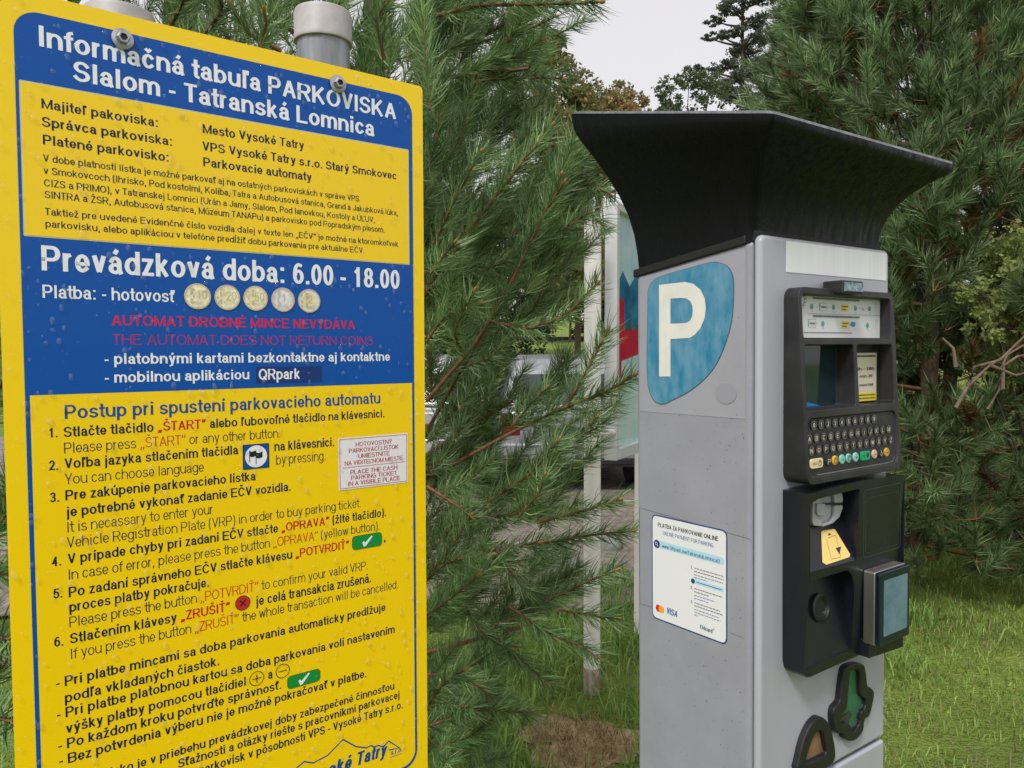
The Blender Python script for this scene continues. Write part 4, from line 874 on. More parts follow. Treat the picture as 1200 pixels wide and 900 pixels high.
def poster():
    z0, z1 = zb_+fw*1.5, zt_-fw; h = z1-z0
    P = lambda a, b, z: (a, .0150-z, b)
    k = {n: Ink((lambda o: lambda a, b, z: (a, .0155-o-z, b))(o)) for n, o in (('sky', 0), ('hill', .0006), ('wood', .0012), ('bench', .0024), ('snow', .0018))}
    k['sky'].poly([(fw, z0), (wn-fw, z0), (wn-fw, z1), (fw, z1)])
    y = lambda f: z0+h*f
    k['hill'].poly([(fw, y(.42)), (wn-fw, y(.42)), (wn-fw, y(.72)), (.85, y(.86)), (.6, y(.70)), (.42, y(.80)), (.25, y(.70)), (.15, y(.76)), (fw, y(.66))])
    k['wood'].poly([(fw, y(.40)), (wn-fw, y(.40)), (wn-fw, y(.50))]+[(fw+(wn-2*fw)*t/24, y(.49+.025*((t*7) % 3))) for t in range(23, 0, -1)]+[(fw, y(.50))])
    k['snow'].poly([(fw, z0+.001), (wn-fw, z0+.001), (wn-fw, y(.30)), (fw, y(.36))])
    for pts in ([(.042, y(.45)), (.17, y(.47)), (.17, y(.63)), (.12, y(.645)), (.042, y(.60))], [(fw, y(.36)), (wn-fw, y(.48)), (wn-fw, y(.56)), (.17, y(.50)), (fw, y(.455))], [(.055, y(.40)), (.135, y(.42)), (.13, y(.26)), (.06, y(.07)), (fw, y(.05)), (fw, y(.12)), (.06, y(.24))], [(.5, y(.40)), (.56, y(.41)), (.55, y(.08)), (.5, y(.08))]): k['bench'].poly(pts)
    par = None
    for n, c, c2 in (('sky', lin('#a8d4e0'), lin('#d8e6ec')), ('hill', lin('#3c8cb0'), lin('#1f5c86')), ('wood', lin('#3a4a38'), lin('#76623c')), ('snow', lin('#b8dcdc'), lin('#dce6e8')), ('bench', lin('#d4284a'), lin('#c01c3e'))):
        o = k[n].make('poster' if n == 'sky' else 'poster_'+{'hill': 'mountains', 'wood': 'forest', 'snow': 'ground', 'bench': 'bench'}[n], mat('poster '+n, c, .3, col2=c2, vscale=7), par or notice); par = par or o
poster()
for x in (.62, 1.0):
    bm = bmesh.new(); box(bm, x-.03, x+.03, .052, .10, -.05, zt_-.05); obj('post', bm, m_pole, notice)
bx0, bx1 = nb0[0]-.0, gp[0]
bm = bmesh.new(); zz = nbz(507); tube(bm, [(gp[0], gp[1], zz), (nb0[0]+.012, nb0[1]+.03, zz)], .016, 8); b = obj('bracket', bm, m_pole, pole); b.matrix_parent_inverse = Matrix.Translation((-gp[0], -gp[1], 0))

# ================================================================== parked cars beyond the pine, seen from behind
m_glass = mat('car glass', (.03, .04, .045), .08, spec=.7); m_tyre = mat('tyre rubber', (.018, .018, .019), .75); m_rim = mat('wheel rim', (.35, .35, .36), .35, metal=.8)
def car(px, d, yaw, label, paint):
    p = ground_at(px, 410+H*892/d); r = tag(empty('parked_car', (p[0], p[1], .04), (0, 0, yaw)), label, 'car', 'cars parked beyond the near pine')
    mp = mat('car paint', paint, .28, metal=.35, spec=.6, var=.05, vscale=3); mdk = mat('black trim', (.02, .02, .022), .5)
    st = [(0, .40, .80, .68), (.05, .32, .86, .75), (.22, .24, .92, .81), (.8, .22, .94, .84), (2.2, .22, .93, .84), (2.9, .22, .88, .82), (3.5, .25, .76, .76), (3.82, .36, .62, .62)]
    bm = bmesh.new(); rings = []
    for y, zs, zb, hw in st:
        half = [(0, zs), (hw*.88, zs), (hw, zs+.14), (hw, zs+(zb-zs)*.55), (hw*.975, zb-.05), (hw*.90, zb), (hw*.5, zb+.012), (0, zb+.015)]
        full = half+[(-x, z) for x, z in half[-2:0:-1]]; rings.append([bm.verts.new((x, y, z)) for x, z in full])
    n = len(rings[0])
    for a_, b_ in zip(rings, rings[1:]):
        for k in range(n): bm.faces.new((a_[k], a_[(k+1) % n], b_[(k+1) % n], b_[k]))
    bm.faces.new(rings[0][::-1]); bm.faces.new(rings[-1]); body = obj('body', bm, mp, r, .035, 3, angle=25)
    prof = [(.10, .87), (.30, 1.22), (.40, 1.37), (.55, 1.415), (1.3, 1.45), (1.75, 1.40), (2.05, 1.27), (2.75, .88)]; wz = lambda z: .755-.20*max(0, (z-.87)/.56)**1.3
    bm = bmesh.new(); A = [bm.verts.new((-wz(z), y, z)) for y, z in prof]; B_ = [bm.verts.new((wz(z), y, z)) for y, z in prof]; k = len(prof)
    bm.faces.new(A); bm.faces.new(B_[::-1])
    for i in range(k): bm.faces.new((A[i], B_[i], B_[(i+1) % k], A[(i+1) % k]))
    cab = obj('roof', bm, mp, r, .05, 3, angle=12)
    def pane(nm, pts, m, par, off):
        bm = bmesh.new(); q = [Vector(p_) for p_ in pts]; nn = (q[1]-q[0]).cross(q[2]-q[0]).normalized(); f = [bm.verts.new(p_+nn*off) for p_ in q]; g_ = [bm.verts.new(p_-nn*.01) for p_ in q]; bm.faces.new(f); bm.faces.new(g_[::-1]); N = len(q)
        for i in range(N): bm.faces.new((f[i], f[(i+1) % N], g_[(i+1) % N], g_[i]))
        return obj(nm, bm, m, par)
    yz = lambda z: .10+(z-.87)*.20/.35
    pane('rear_window', [(x, yz(z), z) for x, z in rrect(-.60, .60, .93, 1.24, .09, 5)], m_glass, cab, .012)
    pane('windscreen', [(x, 2.05+(1.27-z)*.70/.39, z) for x, z in [(p_[0], p_[1]) for p_ in rrect(-.60, .60, .93, 1.24, .06, 4)][::-1]], m_glass, cab, .012)
    for sx in (-1, 1):
        for y0, y1, y2, y3 in ((.42, 1.18, 1.18, .60), (1.24, 2.45, 1.98, 1.24)):
            pts = [(sx*wz(.93), y0, .93), (sx*wz(.93), y1, .93), (sx*(wz(1.27)), y2, 1.27), (sx*(wz(1.27)), y3, 1.27)]
            pane('side_window', pts if sx > 0 else pts[::-1], m_glass, cab, .03)
        bm = bmesh.new(); prism(bm, [(sx*.56, .62), (sx*.745, .62), (sx*.755, .84), (sx*.66, .86), (sx*.57, .80)], -.012, .10); obj('tail_light', bm, mat('tail lamp red', (.16, .008, .010), .12), body, .01)
        bm = bmesh.new(); prism(bm, [(sx*.42, .56), (sx*.64, .58), (sx*.66, .66), (sx*.44, .66)], 3.70, 3.79); obj('headlight', bm, mat('headlamp', (.6, .6, .62), .1), body, .01)
        bm = bmesh.new(); box(bm, min(sx*.80, sx*.97), max(sx*.80, sx*.97), 2.18, 2.30, .93, 1.05); obj('mirror', bm, mp, body, .03, 3)
        for y in (.68, 3.05):
            bm = bmesh.new(); lathe(bm, [(.20, -.085), (.29, -.085), (.305, -.06), (.305, .06), (.29, .085), (.20, .085)], (1, 0, 0), (sx*.765, y, .305), 28); t = obj('tyre', bm, m_tyre, r, smooth=True)
            bm = bmesh.new(); lathe(bm, [(.205, -.06), (.205, .075), (.17, .09), (.05, .07)], (sx, 0, 0), (sx*.765, y, .305), 20); obj('rim', bm, m_rim, t, smooth=True)
    bm = bmesh.new(); prism(bm, [(-.72, .36), (.72, .36), (.74, .54), (-.74, .54)], -.045, .10); obj('bumper', bm, mp, body, .03, 3)
    bm = bmesh.new(); prism(bm, [(-.62, .30), (.62, .30), (.62, .37), (-.62, .37)], -.035, .10); obj('bumper_trim', bm, mdk, body, .015)
    bm = bmesh.new(); box(bm, -.26, .26, -.055, .0, .59, .70); obj('plate_recess', bm, mdk, body, .008)
    bm = bmesh.new(); tube(bm, [(-.28, -.01, .885), (-.1, -.018, .89), (.1, -.018, .89), (.28, -.01, .885)], .012, 8); obj('tailgate_trim', bm, mdk, body, smooth=True)
    return r
car(672, 8.0, math.radians(2), 'silver hatchback parked right behind the white pole', (.30, .31, .33))
car(492, 8.4, math.radians(-3), 'pale hatchback mostly hidden by the board edge and pine', (.42, .43, .44))
def boulder(px, py, w_, h_, seed, label, col):
    g = random.Random(seed); c = ground_at(px, py); bm = bmesh.new(); bmesh.ops.create_icosphere(bm, subdivisions=4, radius=1)
    ph = [(g.uniform(1, 4), g.uniform(1, 4), g.uniform(1, 4), g.uniform(0, 6)) for _ in range(7)]
    for v in bm.verts:
        k = 1+sum(math.sin(a*v.co.x+b*v.co.y+c_*v.co.z+d) for a, b, c_, d in ph)*.035; v.co = Vector((v.co.x*w_*k, v.co.y*w_*.8*k, v.co.z*h_*k))
    o = obj('boulder', bm, mat('stone', col, .85, var=.3, vscale=9, bump=1, bscale=60), None, smooth=True); o.location = (c[0], c[1]+w_*.7, h_*.55); tag(o, label, 'boulder')
boulder(650, 680, .19, .13, 2, 'rounded pale grey boulder under the pine beside the pole', (.27, .26, .27)); boulder(588, 690, .20, .15, 5, 'tan stone under the pine left of the grey boulder', (.36, .27, .21)); boulder(712, 652, .13, .10, 7, 'small greenish grey stone between the pole and the ticket machine', (.20, .22, .20))

# ================================================================== vegetation
def frames(D):
    D = D/np.linalg.norm(D, axis=1, keepdims=True); ref = np.where(np.abs(D[:, 2:3]) < .9, np.array([[0, 0, 1.]]), np.array([[1., 0, 0]]))
    U = np.cross(D, ref); U /= np.linalg.norm(U, axis=1, keepdims=True); return D, U, np.cross(D, U)
def needles(Bp, Dr, Ln, per_m, nlen, wid, c0, c1, spread=(28, 62), two=True, tipfan=.25, droop=.0, seed=1):
    """needle strips round straight shoot pieces (base, direction, length); returns verts, faces, colours"""
    g = np.random.default_rng(seed); cnt = np.maximum(3, (Ln*per_m).astype(int)); idx = np.repeat(np.arange(len(Ln)), cnt); N = len(idx)
    D, U, Vv = frames(Dr); t = g.random(N)
    P = Bp[idx]+D[idx]*(Ln[idx]*t)[:, None]
    ph = g.random(N)*2*np.pi; th = np.radians(spread[0]+(spread[1]-spread[0])*g.random(N)*(1-.5*t*t)); nl = nlen*(.65+.5*g.random(N))
    ND = D[idx]*np.cos(th)[:, None]+(U[idx]*np.cos(ph)[:, None]+Vv[idx]*np.sin(ph)[:, None])*np.sin(th)[:, None]
    ND[:, 2] -= droop; ND /= np.linalg.norm(ND, axis=1, keepdims=True)
    W = np.cross(ND, g.normal(size=(N, 3))); W /= np.linalg.norm(W, axis=1, keepdims=True); W *= wid
    tip = P+ND*nl[:, None]; bend = D[idx]*(nl*.10)[:, None]
    mixc = g.random(N)[:, None]; shade = (.6+.85*g.random(len(Ln))**1.4)[idx][:, None]
    C = (np.array(c0)*(1-mixc)+np.array(c1)*mixc)*shade
    if two:
        mid = P+ND*(nl*.55)[:, None]-bend*.4
        V = np.stack([P-W*.5, P+W*.5, mid-W*.45, mid+W*.45, tip+bend], 1).reshape(-1, 3); b = np.arange(N)*5
        return V, [np.stack([b, b+1, b+3, b+2], 1), np.stack([b+2, b+3, b+4], 1)], np.repeat(C, 5, 0)
    V = np.stack([P-W*.5, P+W*.5, tip], 1).reshape(-1, 3); b = np.arange(N)*3
    return V, [np.stack([b, b+1, b+2], 1)], np.repeat(C, 3, 0)
def twigs(Lst, n=5):
    """list of (points, radii) -> tapered tubes as one vertex/face set"""
    V = []; Fq = []; b = 0
    for pts, rad in Lst:
        pts = np.asarray(pts, float); T = np.gradient(pts, axis=0); _, U, W = frames(T+1e-9); a = np.arange(n)*2*np.pi/n
        R = np.asarray(rad, float).reshape(-1, 1, 1)
        ring = pts[:, None, :]+(U[:, None, :]*np.cos(a)[None, :, None]+W[:, None, :]*np.sin(a)[None, :, None])*R
        V.append(ring.reshape(-1, 3)); k = len(pts); i = np.arange(k-1)[:, None]*n+np.arange(n)[None, :]; j = np.arange(k-1)[:, None]*n+(np.arange(n)[None, :]+1) % n
        Fq.append((np.stack([i, j, j+n, i+n], -1).reshape(-1, 4))+b); b += k*n
    return np.concatenate(V), [np.concatenate(Fq)]
def join(parts):
    V = []; C = []; F_ = {}; b = 0
    for v, f, c in parts:
        V.append(v); C.append(c)
        for q in f: F_.setdefault(q.shape[1], []).append(q+b)
        b += len(v)
    return np.concatenate(V), [np.concatenate(x) for x in F_.values()], np.concatenate(C)
def leafmat(name, rough=.5, spec=.3, tl=0.):
    m = mat(name, (0, 0, 0), rough, spec=spec, attr='Col'); n = m.node_tree.nodes; l = m.node_tree.links
    b = n['Principled BSDF']; a = [x for x in n if x.type == 'ATTRIBUTE'][0]; t = n.new('ShaderNodeBsdfTranslucent'); x = n.new('ShaderNodeMixShader'); x.inputs[0].default_value = tl
    l.new(a.outputs['Color'], t.inputs['Color']); l.new(b.outputs[0], x.inputs[1]); l.new(t.outputs[0], x.inputs[2]); l.new(x.outputs[0], n['Material Output'].inputs['Surface'])
    return m
m_needle = leafmat('pine needles', .36, .5, .30); m_leaf = leafmat('leaves', .5, .3, .48); m_grass = leafmat('grass blades', .5, .3, .35)
m_bark = mat('pine bark', (.085, .05, .034), .85, var=.5, vscale=30, bump=1, bscale=120); m_twig = mat('twig bark', (.19, .085, .04), .75, var=.4, vscale=60)
G0, G1 = (.072, .172, .056), (.330, .455, .195)

# ---- the near pine between board and machine
EXPL = [  # pixel course of the clearest shoots, distance, stem radius (mm), needles begin after this fraction
 ([(500,470),(558,401),(574,376),(622,285),(657,206)], (1.95,1.85), 4.5, .35), ([(530,300),(590,217),(646,148)], (1.75,1.65), 3.5, 0), ([(508,285),(535,230),(562,180)], (1.7,1.62), 3, 0),
 ([(574,376),(622,387),(665,369),(699,333)], (1.9,1.75), 3.5, .1), ([(530,545),(597,508),(665,476),(708,461),(742,440)], (1.95,1.75), 4, .3), ([(665,474),(690,430),(712,388)], (1.78,1.72), 2.6, 0),
 ([(640,545),(675,520),(698,490)], (1.8,1.75), 2.4, 0), ([(569,590),(622,556),(654,516)], (1.75,1.65), 3, 0), ([(608,605),(631,580),(638,558)], (1.6,1.55), 2.6, 0), ([(567,606),(605,603),(625,588)], (1.68,1.6), 3, 0),
 ([(505,670),(530,640),(552,605)], (1.7,1.65), 3, .1), ([(500,570),(535,592),(552,605)], (1.7,1.65), 3.2, .5), ([(552,605),(550,640),(530,672)], (1.7,1.68), 2.4, 0), ([(630,612),(680,600),(724,586)], (1.9,1.8), 3.8, .1), ([(620,640),(684,628),(741,622)], (2.0,1.9), 3, .1),
 ([(505,665),(567,647),(631,636)], (2.0,1.9), 4, .5), ([(597,711),(622,728),(650,748)], (1.75,1.7), 3, .2), ([(640,705),(690,680),(722,668)], (1.8,1.75), 2.6, 0), ([(650,748),(672,752),(700,770)], (1.78,1.74), 2.2, .1), ([(655,715),(685,720),(722,724)], (1.8,1.76), 2.2, .2),
 ([(505,20),(560,6),(627,5),(703,2)], (1.9,1.7), 4, .1), ([(540,55),(613,37),(650,20)], (2.2,2.1), 3, .1), ([(556,87),(600,70),(636,47)], (2.1,2.0), 3, .1), ([(560,95),(610,90),(660,92)], (2.1,2.0), 3, .1), ([(540,170),(547,120),(556,100)], (2.0,1.95), 3, .1),
 ([(600,500),(625,470),(640,455)], (1.85,1.8), 2.4, 0), ([(580,640),(610,690),(660,700)], (1.9,1.85), 2.6, .1), ([(500,720),(530,700),(560,675)], (1.65,1.6), 2.4, 0), ([(500,680),(520,662),(538,655)], (1.55,1.5), 2.4, 0), ([(540,700),(560,740),(600,760)], (2.0,1.95), 2.6, .1),
 ([(620,560),(640,545),(652,520)], (1.7,1.66), 2.4, 0), ([(500,400),(520,370),(560,355)], (1.6,1.55), 2.6, 0), ([(545,420),(530,390),(555,342)], (1.62,1.5), 2.6, 0), ([(505,320),(520,300),(532,285)], (1.55,1.5), 2.2, 0),
 ([(620,330),(640,280),(690,250)], (1.95,1.85), 2.8, .1), ([(600,330),(635,255),(660,215)], (1.8,1.7), 3, .1), ([(650,260),(680,240),(705,262)], (2.0,1.9), 2.6, .1), ([(655,225),(690,215),(716,228)], (2.05,1.95), 2.4, .1),
 ([(300,70),(312,30),(310,14)], (1.35,1.3), 3, 0), ([(240,40),(262,10),(250,-20)], (1.4,1.3), 3, 0), ([(450,70),(440,20),(470,-15)], (1.5,1.4), 3, .1), ([(200,30),(215,0),(225,-25)], (1.3,1.2), 3, 0), ([(330,60),(290,40),(272,8)], (1.4,1.35), 3.4, .1),
 ([(505,850),(560,830),(622,835)], (1.9,1.8), 2.6, .1), ([(500,790),(550,795),(590,830)], (1.9,1.85), 2.6, .1), ([(560,735),(610,772),(640,800)], (2.0,1.95), 2.4, .1), ([(500,830),(520,800),(545,785)], (1.6,1.55), 2.4, 0),
 ([(-20,640),(0,610),(14,600)], (1.0,.95), 2.6, 0), ([(-30,860),(0,840),(22,850)], (1.0,.95), 2.6, 0), ([(-30,760),(0,745),(16,752)], (1.1,1.05), 2.6, 0), ([(-30,480),(-5,460),(10,440)], (1.2,1.15), 2.6, 0),
]
def near_pine():
    root = tag(empty('pine_tree', tuple(at(455, 880, 2.55)[:2])+(0,)), 'near pine with long wet green needles spreading out behind the yellow board', 'pine tree')
    rb = np.array(root.location)
    wood = []; buds = []; SB, SD, SL = [], [], []
    for pts, (d0, d1), r, f0 in EXPL:
        n = len(pts); P = np.array([at(x, y, d0+(d1-d0)*k/(n-1)) for k, (x, y) in enumerate(pts)])
        tt = np.linspace(0, n-1, 4*n); Q = np.stack([np.interp(tt, np.arange(n), P[:, k]) for k in range(3)], 1)
        for _ in range(2): Q[1:-1] = (Q[:-2]+2*Q[1:-1]+Q[2:])/4
        wood.append((Q, np.linspace(r*1.35, r*.8, len(Q))/1000)); e = Q[-1]; dv = Q[-1]-Q[-2]; dv /= np.linalg.norm(dv); buds.append((np.array([e-dv*.002, e+dv*.004, e+dv*.010, e+dv*.014]), np.array([r*.8, r*1.3, r*1.1, .3])/1000))
        k0 = int(f0*len(Q)); k0 = min(k0, len(Q)-3)
        for k in range(k0, len(Q)-1): SB.append(Q[k]); SD.append(Q[k+1]-Q[k]); SL.append(np.linalg.norm(Q[k+1]-Q[k]))
    # limbs carry these and many more shoots, spreading from the trunk hidden behind the board
    g = random.Random(5)
    tr0 = np.array([at(455, 880, 2.55)[0], at(455, 880, 2.55)[1], 0.])
    trunk = [tr0+np.array([.03*math.sin(z*2), .02*math.cos(z*3), z]) for z in np.linspace(-.05, 3.6, 16)]
    lead = np.array([at(492, y, 2.3) for y in (330, 240, 160, 90, 30, -60)])
    def shoot(p, d, L):
        d = d/np.linalg.norm(d); m = p+d*L*.55; e = m+(d+np.array([0, 0, .35]))*L*.45
        wood.append(([p, m, e], np.array([2.2, 1.8, 1.2])/1000))
        for a, b in ((p, m), (m, e)): SB.append(a); SD.append(b-a); SL.append(np.linalg.norm(b-a))
    def fill(n, x, y, d, dirf, L=(.10, .20), cond=None):
        k = 0
        while k < n:
            px, py = g.uniform(*x), g.uniform(*y)
            if cond and not cond(px, py): continue
            p = at(px, py, g.uniform(*d)); dv = np.array(dirf())+np.array([g.gauss(0, .3), g.gauss(0, .3), g.gauss(0, .25)])
            shoot(p, dv, g.uniform(*L)); k += 1
    rt = lambda: (.7, -.25, .55); up = lambda: (.35, -.1, .9)
    edge = lambda px, py: px < np.interp(py, [-60, 60, 130, 230, 330, 400, 430, 560, 600, 720, 780, 950], [640, 625, 590, 650, 660, 620, 540, 545, 640, 640, 560, 570])
    fill(95, (470, 660), (-60, 130), (2.0, 2.9), rt, cond=edge); fill(150, (470, 665), (120, 400), (1.9, 2.8), rt, cond=edge)
    fill(24, (500, 690), (425, 560), (1.9, 2.4), rt, (.08, .14)); fill(36, (480, 620), (400, 560), (1.9, 2.7), rt, cond=edge); fill(62, (480, 680), (560, 740), (1.85, 2.7), rt, cond=edge); fill(38, (480, 600), (720, 930), (1.9, 2.7), rt, cond=edge)
    fill(110, (150, 520), (-70, 130), (1.45, 2.6), up); fill(150, (60, 500), (120, 900), (1.7, 2.9), up, (.12, .22)); fill(50, (-160, 30), (300, 920), (1.15, 1.9), lambda: (.3, -.2, .4), (.12, .2)); fill(30, (-100, 200), (-120, 20), (1.7, 2.4), up)
    # darker limbs
    for a, b, c in (((492, 540, 2.4), (540, 505, 2.2), (600, 470, 2.0)), ((470, 560, 2.5), (520, 470, 2.2), (574, 376, 1.9)), ((470, 420, 2.5), (505, 330, 2.1), (545, 265, 1.9)), ((460, 740, 2.5), (520, 690, 2.2), (600, 640, 1.95)), ((480, 770, 2.3), (574, 745, 2.0), (622, 731, 1.95)), ((490, 110, 2.3), (520, 60, 2.2), (560, 20, 2.0)), ((460, 120, 2.4), (390, 60, 1.8), (330, 30, 1.5)), ((492, 90, 2.3), (550, 90, 2.15), (620, 80, 2.0))):
        Q = np.array([at(*a), at(*b), at(*c)]); t = np.linspace(0, 2, 9); Q = np.stack([np.interp(t, [0, 1, 2], Q[:, k]) for k in range(3)], 1)
        for _ in range(2): Q[1:-1] = (Q[:-2]+2*Q[1:-1]+Q[2:])/4
        wood.append((Q, np.linspace(8, 4, 9)/1000))
    SB, SD, SL = np.array(SB), np.array(SD), np.array(SL)
    V, Fc, C = needles(SB, SD, SL, 1150, .064, .0023, G0, G1, (25, 66), True, seed=3)
    o = raw('needles', V-rb, Fc, m_needle, root, C)
    V, Fc = twigs(buds, 6); raw('buds', V-rb, Fc, mat('pine bud', (.42, .18, .05), .6), root, smooth=True)
    V, Fc = twigs(wood, 6); raw('branches', V-rb, Fc, m_twig, root, smooth=True)
    V, Fc = twigs([(trunk, np.linspace(.055, .02, 16)), (lead, np.linspace(.022, .012, 6))], 12); raw('trunk', V-rb, Fc, m_bark, root, smooth=True)
near_pine()

# ---- bushy pines on the right
def pine(x, y, h, R, label, name='bushy_pine', nlen=.095, per_m=620, wid=.0034, seed=1, g0=(.05, .11, .04), g1=(.22, .31, .14), low=.15, dens=1., group=None, brown=.05):
    g = random.Random(seed); z0 = float(gz(x, y))
    root = tag(empty(name, (x, y, z0)), label, 'pine tree', group)
    wood = []; SB, SD, SL, TT = [], [], [], []
    T = [np.array([.06*math.sin(z), .05*math.cos(1.3*z), z]) for z in np.linspace(-.1, h, 14)]
    wood_t = [(T, np.linspace(.02+.010*h, .012, 14))]
    toC = np.array([-x, -y, 0.]); toC /= np.linalg.norm(toC); top = lambda f: R*(min(1, .55+f*3.2) if f < .14 else (1-((f-.14)/.86)**1.5))+.10
    lob = [(g.uniform(0, 6.28), g.uniform(.5, 2.2), g.uniform(0, 6.28)) for _ in range(6)]
    nb = int(dens*R*h*150)
    for _ in range(nb):                                  # boughs: each ends in a cluster of upturned tufts
        f = g.random()**1.15; z = low+(h-low)*f; a = g.random()*6.28
        if math.cos(a)*toC[0]+math.sin(a)*toC[1] < -.25 and g.random() < .6: continue
        lump = 1+.14*sum(math.sin(k*a+m*z+p) for k, m, p in ((round(q[1]*2), q[1]*1.5, q[2]) for q in lob))/2
        L = top(f)*lump*(.45+.60*g.random()**.45); d = np.array([math.cos(a), math.sin(a), 0]); e = d*L+np.array([0, 0, z]); z0_ = max(.1, z-.28*L-.1)
        q0 = np.array([0, 0, z0_]); c1 = q0*.5+e*.5-np.array([0, 0, .10*L])
        if _ % 30 == 0: wood.append((np.array([q0, c1, e]), np.array([.016, .010, .004])))
        else: wood.append((np.array([e-d*.30-np.array([0, 0, .10]), e-d*.12-np.array([0, 0, .02]), e]), np.array([.006, .005, .004])))
        for j in range(g.choice((3, 4, 5))):
            aa = a+g.gauss(0, .65); dd = np.array([math.cos(aa)*.75, math.sin(aa)*.75, g.uniform(.15, 1.25)]); dd /= np.linalg.norm(dd); l1 = g.uniform(.12, .27)
            b = e-d*g.uniform(0, .22)+np.array([g.gauss(0, .06), g.gauss(0, .06), g.gauss(0, .06)])
            wood.append((np.array([e-d*.05, b, b+dd*l1]), np.array([.004, .0035, .002]))); SB.append(b); SD.append(dd); SL.append(l1); TT.append(min(1, L/top(f)))
    SB, SD, SL = np.array(SB), np.array(SD), np.array(SL)
    V, Fc, C = needles(SB, SD, SL, per_m, nlen, wid, g0, g1, (16, 60), False, seed=seed)
    cnt = np.maximum(3, (SL*per_m).astype(int)); rr = np.random.default_rng(seed+5); old = rr.random(len(SL)) < np.clip(1.0-np.array(TT)*1.15, .0, 1)*.8+brown*.4
    br = np.repeat(old, cnt) & (rr.random(cnt.sum()) < .8); C[np.repeat(br, 3)] = np.array((.20, .095, .035))*(.5+.9*rr.random((int(br.sum())*3, 1)))
    raw('crown', V, Fc, m_needle, root, C)
    V, Fc = twigs(wood, 4); raw('branches', V, Fc, m_twig, root, smooth=True)
    V, Fc = twigs(wood_t, 10); raw('trunk', V, Fc, m_bark, root, smooth=True)
    return root
p1 = at(1080, 410, 5.7); pine(p1[0], p1[1], 5.4, 1.85, 'bushy pine with upright needle tufts rising right behind the ticket machine', seed=3, per_m=430, wid=.0078, nlen=.120, low=.22, g0=(.065, .140, .050), g1=(.290, .400, .180))
p2 = at(1290, 410, 7.6); pine(p2[0], p2[1], 6.4, 2.0, 'tall bushy pine at the right edge behind the leafy shrub', seed=9, per_m=330, wid=.0095, nlen=.13, dens=.6, low=1.3)
p3 = at(935, 410, 8.2); pine(p3[0], p3[1], 5.3, .85, 'smaller pine with upright candle tufts seen over the machine canopy', seed=14, per_m=380, wid=.0095, nlen=.14, dens=.75)
p4 = at(1110, 410, 10.5); pine(p4[0], p4[1], 8.5, 2.9, 'dark tall pine standing behind the bushy pine', seed=21, per_m=260, wid=.014, nlen=.18, dens=.42, g0=(.025, .050, .020), g1=(.07, .11, .045))

# ---- broadleaf trees and shrubs: limbs with clumps of leaves
def broadleaf(name, cat, x, y, blobs, nleaf, size, c0, c1, label, trunk_h=None, seed=1, c2=None, p2=0., group=None, tr=.12, flat=1., limbs=True, axis=False, parts=('crown', 'trunk')):
    g = np.random.default_rng(seed); z0 = float(gz(x, y))-.05; root = tag(empty(name, (x, y, z0)), label, cat, group)
    P = []; tot = sum(b[3]**2 for b in blobs); wood = []
    for bx, by, bz, br in blobs:
        n = int(nleaf*br*br/tot); k = max(6, n//28); cc = g.normal(size=(k, 3)); cc /= np.linalg.norm(cc, axis=1, keepdims=True); cc *= br*(.35+.65*g.random((k, 1))**.5); cc[:, 2] *= flat
        i = g.integers(0, k, n); s = g.normal(size=(n, 3))*br*.13; s[:, 2] *= flat*.8; P.append(np.array([bx, by, bz])+cc[i]+s)
        if limbs:
            e = np.array([bx, by, bz]); b0 = np.array([0, 0, bz-.25*abs(bx)-.2]) if axis else np.array([0, 0, (trunk_h or bz)*.6]); wood.append((np.array([b0, b0*.45+e*.55+np.array([0, 0, -.1*br]), e]), np.array([tr*.5, tr*.3, tr*.12])))
            for c in cc[::max(1, k//7)]: wood.append((np.array([e, e+c*.5, e+c*.95]), np.array([tr*.16, tr*.10, tr*.05])))
    P = np.concatenate(P); N = len(P); a = g.normal(size=(N, 3)); a /= np.linalg.norm(a, axis=1, keepdims=True); b = np.cross(a, g.normal(size=(N, 3))); b /= np.linalg.norm(b, axis=1, keepdims=True)
    s = size*(.6+.8*g.random((N, 1))); V = np.stack([P-a*s*.5, P+b*s*.28, P+a*s*.5, P-b*s*.28], 1).reshape(-1, 3)
    t = g.random((N, 1)); C = np.array(c0)*(1-t)+np.array(c1)*t
    if c2 is not None:
        blotch = (np.sin(P[:, 0]*1.7+seed)+np.sin(P[:, 2]*2.1+seed*2)+g.normal(size=N)*.8) > (1.2-2.4*p2); C[blotch] = np.array(c2)*(.6+.8*g.random((int(blotch.sum()), 1)))
    i = np.arange(N)*4; raw(parts[0], V, [np.stack([i, i+1, i+2, i+3], 1)], m_leaf, root, np.repeat(C, 4, 0))
    th = trunk_h or blobs[0][2]; wood.append((np.array([[0, 0, -.1], [.03, 0, th*.5], [0, .02, th]]), np.array([tr, tr*.8, tr*.5])))
    V, Fc = twigs(wood, 6); raw(parts[1], V, Fc, m_bark, root, smooth=True)
    return root
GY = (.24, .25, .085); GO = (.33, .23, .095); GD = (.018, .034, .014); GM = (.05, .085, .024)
def cloud(cx, cz, w, h, n, r, seed, dy=1.):
    g = random.Random(seed); return [(cx+g.uniform(-w, w), g.uniform(-dy, dy), cz+g.uniform(-h, h), r*g.uniform(.7, 1.25)) for _ in range(n)]
def far(px, d): q = at(px, 410, d); return float(q[0]), float(q[1])
def zpx(py, d, px=700): return float(at(px, py, d)[2])
x, y = far(676, 22); g_ = float(gz(x, y))
